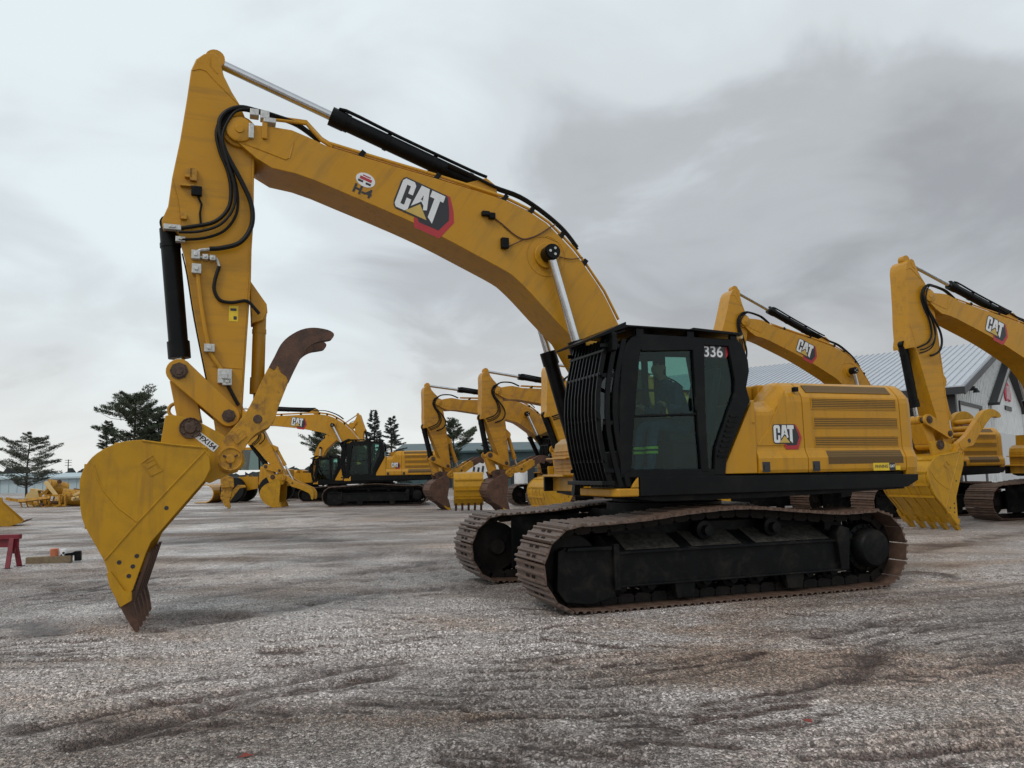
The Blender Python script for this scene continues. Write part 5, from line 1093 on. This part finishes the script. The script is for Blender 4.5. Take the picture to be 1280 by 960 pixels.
def heap():
    rl = random.Random(21); base = on_ground(62, 633)
    def piece(kind, x, y, z, rx, ry, rz, sc, lab2):
        nm, lab, cat = {'rake': ('loader_rake', 'yellow steel rake attachment lying in the far heap', 'rake'), 'blade': ('blade', 'yellow curved blade lying in the far heap', 'blade'), 'arm': ('scrap_steel', 'yellow steel beam leaning in the far heap', 'scrap steel'), 'scoop': ('old_bucket', 'old yellow bucket tipped over in the far heap', 'bucket'), 'fork': ('fork_frame', 'yellow fork frame lying in the far heap', 'fork')}[kind]
        r = empty(nm, (base.x+x, base.y+y, z)); r.rotation_euler = (rx, ry, rz); r.scale = (sc,)*3; tag(r, lab2, cat, 'yellow attachments in the far heap')
        mt = 'cream_paint' if rl.random() < .35 else 'worn_yellow'
        if kind == 'arm': link('beam', MB().prism([(-1, -.08), (1, -.05), (1.1, 0), (1, .06), (-1, .1)], -.09, .09).mesh('beam', MT[mt]), r); link('lug', MB().lathe((1.0, 0, 0), [(.13, -.12), (.13, .12)], 12).mesh('lug', MT['rust']), r)
        elif kind == 'blade':
            a = arc((0, .9), .9, R(215), R(325), 10); link('mouldboard', MB().prism(a+[(x*.96, z*1.0+.05) for x, z in a[::-1]], -1.1, 1.1).mesh('mouldboard', MT[mt]), r); link('edge', MB().box(-.78, -.70, -1.1, 1.1, .30, .42).mesh('edge', MT['rust']), r)
        elif kind == 'scoop':
            a = arc((0, .5), .5, R(90), R(330), 12); link('shell', MB().prism(a+[(x*.92, .5+(z-.5)*.92) for x, z in a[::-1]], -.5, .5).mesh('shell', MT[mt]), r)
            for y in (-.53, .501): link('side_plate', MB().prism(a, y, y+.03).mesh('side_plate', MT[mt]), r)
        elif kind == 'rake':
            link('bar', MB().box(-.08, .08, -.9, .9, .5, .66).mesh('bar', MT[mt]), r)
            for y in np.linspace(-.8, .8, 6): link('tine', MB().path([(0, y, .55), (.25, y, .35), (.3, y, .1), (.2, y, 0)], [.05, .02], 6, sub=3).mesh('tine', MT[mt]), r)
        else:
            link('frame', MB().box(-.05, .05, -.7, .7, .0, .1).box(-.05, .05, -.7, .7, .6, .7).box(-.049, .049, -.7, -.6, .1, .6).box(-.049, .049, .6, .7, .1, .6).mesh('frame', MT[mt]), r)
            for y in (-.35, .35): link('fork', MB().prism([(.05, 0), (1.2, 0), (1.2, .03), (.12, .08), (.12, .7), (.05, .7)], y-.06, y+.06).mesh('fork', MT[mt]), r)
    spots = [('scoop', -1.1, .2, .02, 0, .3, .4), ('blade', .3, .8, .05, 0, -.2, 1.3), ('scoop', 1.2, 0, .02, .1, 0, 2.2), ('rake', -.3, -.5, .25, .3, 1.2, -1.2), ('arm', .3, -.1, .75, 0, .75, -.3), ('arm', -.4, .1, .8, .1, -.7, .5), ('fork', .7, -.6, .02, 0, .1, -1.7),
             ('scoop', 2.2, .4, .02, 0, .5, .9), ('blade', 2.0, 1.0, .35, .2, .1, 1.9), ('arm', 1.4, -.2, .55, 0, .35, 2.8), ('rake', 2.6, -.3, .25, .1, -1.2, -.6), ('scoop', .0, .6, .62, .3, .6, 2.6), ('arm', -1.3, -.3, .3, 0, .2, .2), ('fork', -1.0, .8, .3, .2, -.3, 2.0)]
    labs = ['rounded yellow bucket at the open end of the far heap', 'curved yellow blade lying low inside the far heap', 'rounded yellow bucket on the ground amid the far heap', 'yellow rake with hooked tines in front of the far heap', 'pale yellow steel beam sloping down across the far heap', 'yellow steel beam propped upwards at the top of the far heap', 'yellow fork frame lying before the far heap',
            'rounded yellow bucket beside the big bucket edge, in the far heap', 'curved yellow blade resting high on the far heap', 'yellow steel beam lying nearly flat over a bucket in the far heap', 'yellow tined rake at the heap end by the big bucket', 'rounded yellow bucket on top of the far heap', 'yellow steel beam low at the pine tree end of the far heap', 'tilted yellow fork frame behind the far heap']
    for k, (kd, x, y, z, a, b_, c) in enumerate(spots): piece(kd, x, y, z, a, b_, c, .95, labs[k])
heap()

def trestle():
    p = on_ground(7, 710); r = empty('red_trestle', p, R(6)); tag(r, 'red steel trestle stand on the gravel beside the timber beam', 'trestle')
    link('top_beam', MB().prismx([(-.06, .50), (.06, .50), (.06, .585), (-.06, .585)], -.85, .22).box(-.85, .2, -.015, .015, .36, .499).mesh('top_beam', MT['red_steel']), r, bevel=.006)
    for x in (.10, -.70):
        for s_ in (-1, 1): link('leg', MB().obox((x, s_*.04, .52), (x+.03, s_*.2, .01), .07, .05).mesh('leg', MT['red_steel']), r)
        link('gusset', MB().prism([(x-.10, .50), (x+.07, .50), (x+.04, .25), (x+.0, .25)], -.03, .03).mesh('gusset', MT['red_steel']), r)
    for s_ in (-.2, .2): link('foot', MB().box(.06, .20, s_-.05, s_+.05, -.02, .015).mesh('foot', MT['black_frame']), r)
trestle()
def timber_stack():
    a, b = on_ground(33, 704.5), on_ground(95, 701.5); m_ = (a+b)/2; rz = math.atan2(b.y-a.y, b.x-a.x); L_ = (b-a).length
    r = empty('timber_block', m_, rz); tag(r, 'short squared timber beam lying on the gravel', 'timber')
    link('beam', MB().box(-L_/2, L_/2-.08, -.08, .08, -.01, .115).mesh('beam', MT['timber']), r, bevel=.008)
    link('beam_end', MB().box(L_/2-.078, L_/2-.07, -.075, .075, -.005, .11).mesh('beam_end', MT['timber']), r)
    c = m_+Vector((math.cos(rz), math.sin(rz), 0))*.13
    k = empty('paint_can', (c.x, c.y, .116), rz); tag(k, 'small orange and white can standing on the timber beam', 'can')
    link('body', MB().lathe((-.09, 0, 0), [(.07, 0), (.072, .13), (.06, .14)], 18, 0, 'z').mesh('body', MT['orange_plastic']), k)
    link('cup', MB().lathe((.07, .0, 0), [(.06, 0), (.075, .08), (.055, .12), (.03, .125)], 18, 0, 'z').mesh('cup', MT['white_paint']), k)
    d = m_+Vector((math.cos(rz), math.sin(rz), 0))*(L_/2-.02)
    h = empty('steel_hook', (d.x, d.y, 0), rz); tag(h, 'black bent steel hook hanging over the timber beam end', 'hook')
    link('bar', MB().prism([(-.24, .117), (-.22, .155), (-.05, .165), (.0, .19), (.10, .19), (.11, .01), (.0, .01), (-.005, .117)], -.06, .06).mesh('bar', MT['black_frame']), h, bevel=.01)
    link('pin', MB().tube((-.18, -.09, .17), (-.18, .09, .17), .02, n=10).mesh('pin', MT['black_frame']), h)
timber_stack()
def leaf(px, lab, rz, s_):
    p = on_ground(*px); hh, _ = ground_h(np.array([p.x]), np.array([p.y])); pts = [(0, 0), (.25, .16), (.5, .42), (.62, .2), (1, 0), (.62, -.2), (.5, -.4), (.25, -.16)]
    m = MB(); n = len(pts); m.add([(x*s_, y*s_, .012+.25*s_*abs(y)) for x, y in pts]+[(x*s_, y*s_, .010+.25*s_*abs(y)) for x, y in pts], [[0, 1, 2, 3, 4], [0, 4, 5, 6, 7], [n, n+4, n+3, n+2, n+1], [n, n+7, n+6, n+5, n+4]]+[[i, (i+1) % n, n+(i+1) % n, n+i] for i in range(n)])
    tag(link('fallen_leaf', m.mesh('fallen_leaf', MT['leaf_red']), None, (p.x, p.y, float(hh[0])), (0, 0, rz)), lab, 'leaf')
leaf((297, 945), 'orange-red fallen leaf on gravel below the big bucket', .4, .09); leaf((1016, 904), 'dark red fallen leaf on gravel in front of the tracks', 2.0, .085)
def ripper():
    p = on_ground(284, 635.5); r = empty('ripper_attachment', p, R(20)); tag(r, 'yellow ripper attachment standing on the gravel beyond the big bucket', 'ripper')
    link('mount', MB().prism([(-.3, 1.0), (-.35, 1.5), (-.1, 1.62), (.25, 1.5), (.3, 1.0)], -.25, .25).mesh('mount', MT['worn_yellow']), r, bevel=.03)
    link('shank', MB().prism([(-.28, 1.1), (-.32, .5), (-.1, .1), (.1, .0), (.18, .05), (.1, .35), (.2, .8), (.26, 1.1)], -.14, .14).mesh('shank', MT['worn_yellow']), r, bevel=.02)
    link('arm', MB().prism([(.1, .3), (.3, .6), (.55, .95), (.85, 1.0), (.8, 1.1), (.45, 1.12), (.2, .85)], -.1, .1).mesh('arm', MT['worn_yellow']), r, bevel=.02)
ripper()
def wheel_loader():
    D = 47; r = empty('wheel_loader', ((318-640)/F_PX*D, D, 0), R(180)); tag(r, 'wheel loader with dark cab and yellow bucket beyond the thumb', 'loader')
    link('body', MB().prism([(-2.2, .9), (-2.2, 1.9), (-.6, 2.1), (-.5, 1.0)], -.8, .8).mesh('body', MT['yellow_paint']), r, bevel=.05)
    link('front_frame', MB().prism([(-.4, .8), (-.4, 1.5), (.8, 1.5), (1.2, .9), (.8, .6)], -.5, .5).mesh('front_frame', MT['yellow_paint']), r)
    c = link('cab', MB().prism([(-.55, 1.9), (-.5, 3.1), (.5, 3.1), (.7, 1.9)], -.7, .7).mesh('cab', MT['dark_glass']), r); link('cab_roof', MB().box(-.6, .6, -.75, .75, 3.1, 3.25).mesh('cab_roof', MT['yellow_paint']), c)
    for x, y in ((-.55, .7), (.65, .7), (-.55, -.7), (.65, -.7)): link('pillar', MB().obox((x, y, 1.9), (x*.85, y, 3.1), .09, .09).mesh('pillar', MT['black_paint']), c)
    for x in (-1.4, .9):
        for y in (-1.0, 1.0): w_ = link('wheel', MB().lathe((x, y, .75), [(.4, -.25), (.7, -.25), (.76, -.15), (.76, .15), (.7, .25), (.4, .25)], 24).mesh('wheel', MT['rubber']), r); link('rim', MB().lathe((x, y, .75), [(.38, -.2), (.38, .2)], 20).mesh('rim', MT['yellow_paint']), w_)
    link('lift_arm', MB().obox((.2, -.35, 1.5), (2.0, -.35, .5), .14, .25).obox((.2, .35, 1.5), (2.0, .35, .5), .14, .25).obox((1.6, -.34, .7), (1.6, .34, .7), .2, .2).mesh('lift_arm', MT['yellow_paint']), r)
    link('bucket', MB().prism(arc((2.5, .55), .55, R(80), R(280), 10)+[(3.1, .02), (3.1, .06)]+[(2.5+(x-2.5)*.92, .55+(z-.55)*.92) for x, z in arc((2.5, .55), .55, R(280), R(80), 10)], -1.25, 1.25).mesh('bucket', MT['yellow_paint']), r)
    e = link('emblem', emblem_mesh(.35), r); e.matrix_local = Matrix.Translation((-1.4, .802, 1.55)) @ Matrix(((-1, 0, 0, 0), (0, 0, 1, 0), (0, 1, 0, 0), (0, 0, 0, 1)))
wheel_loader()
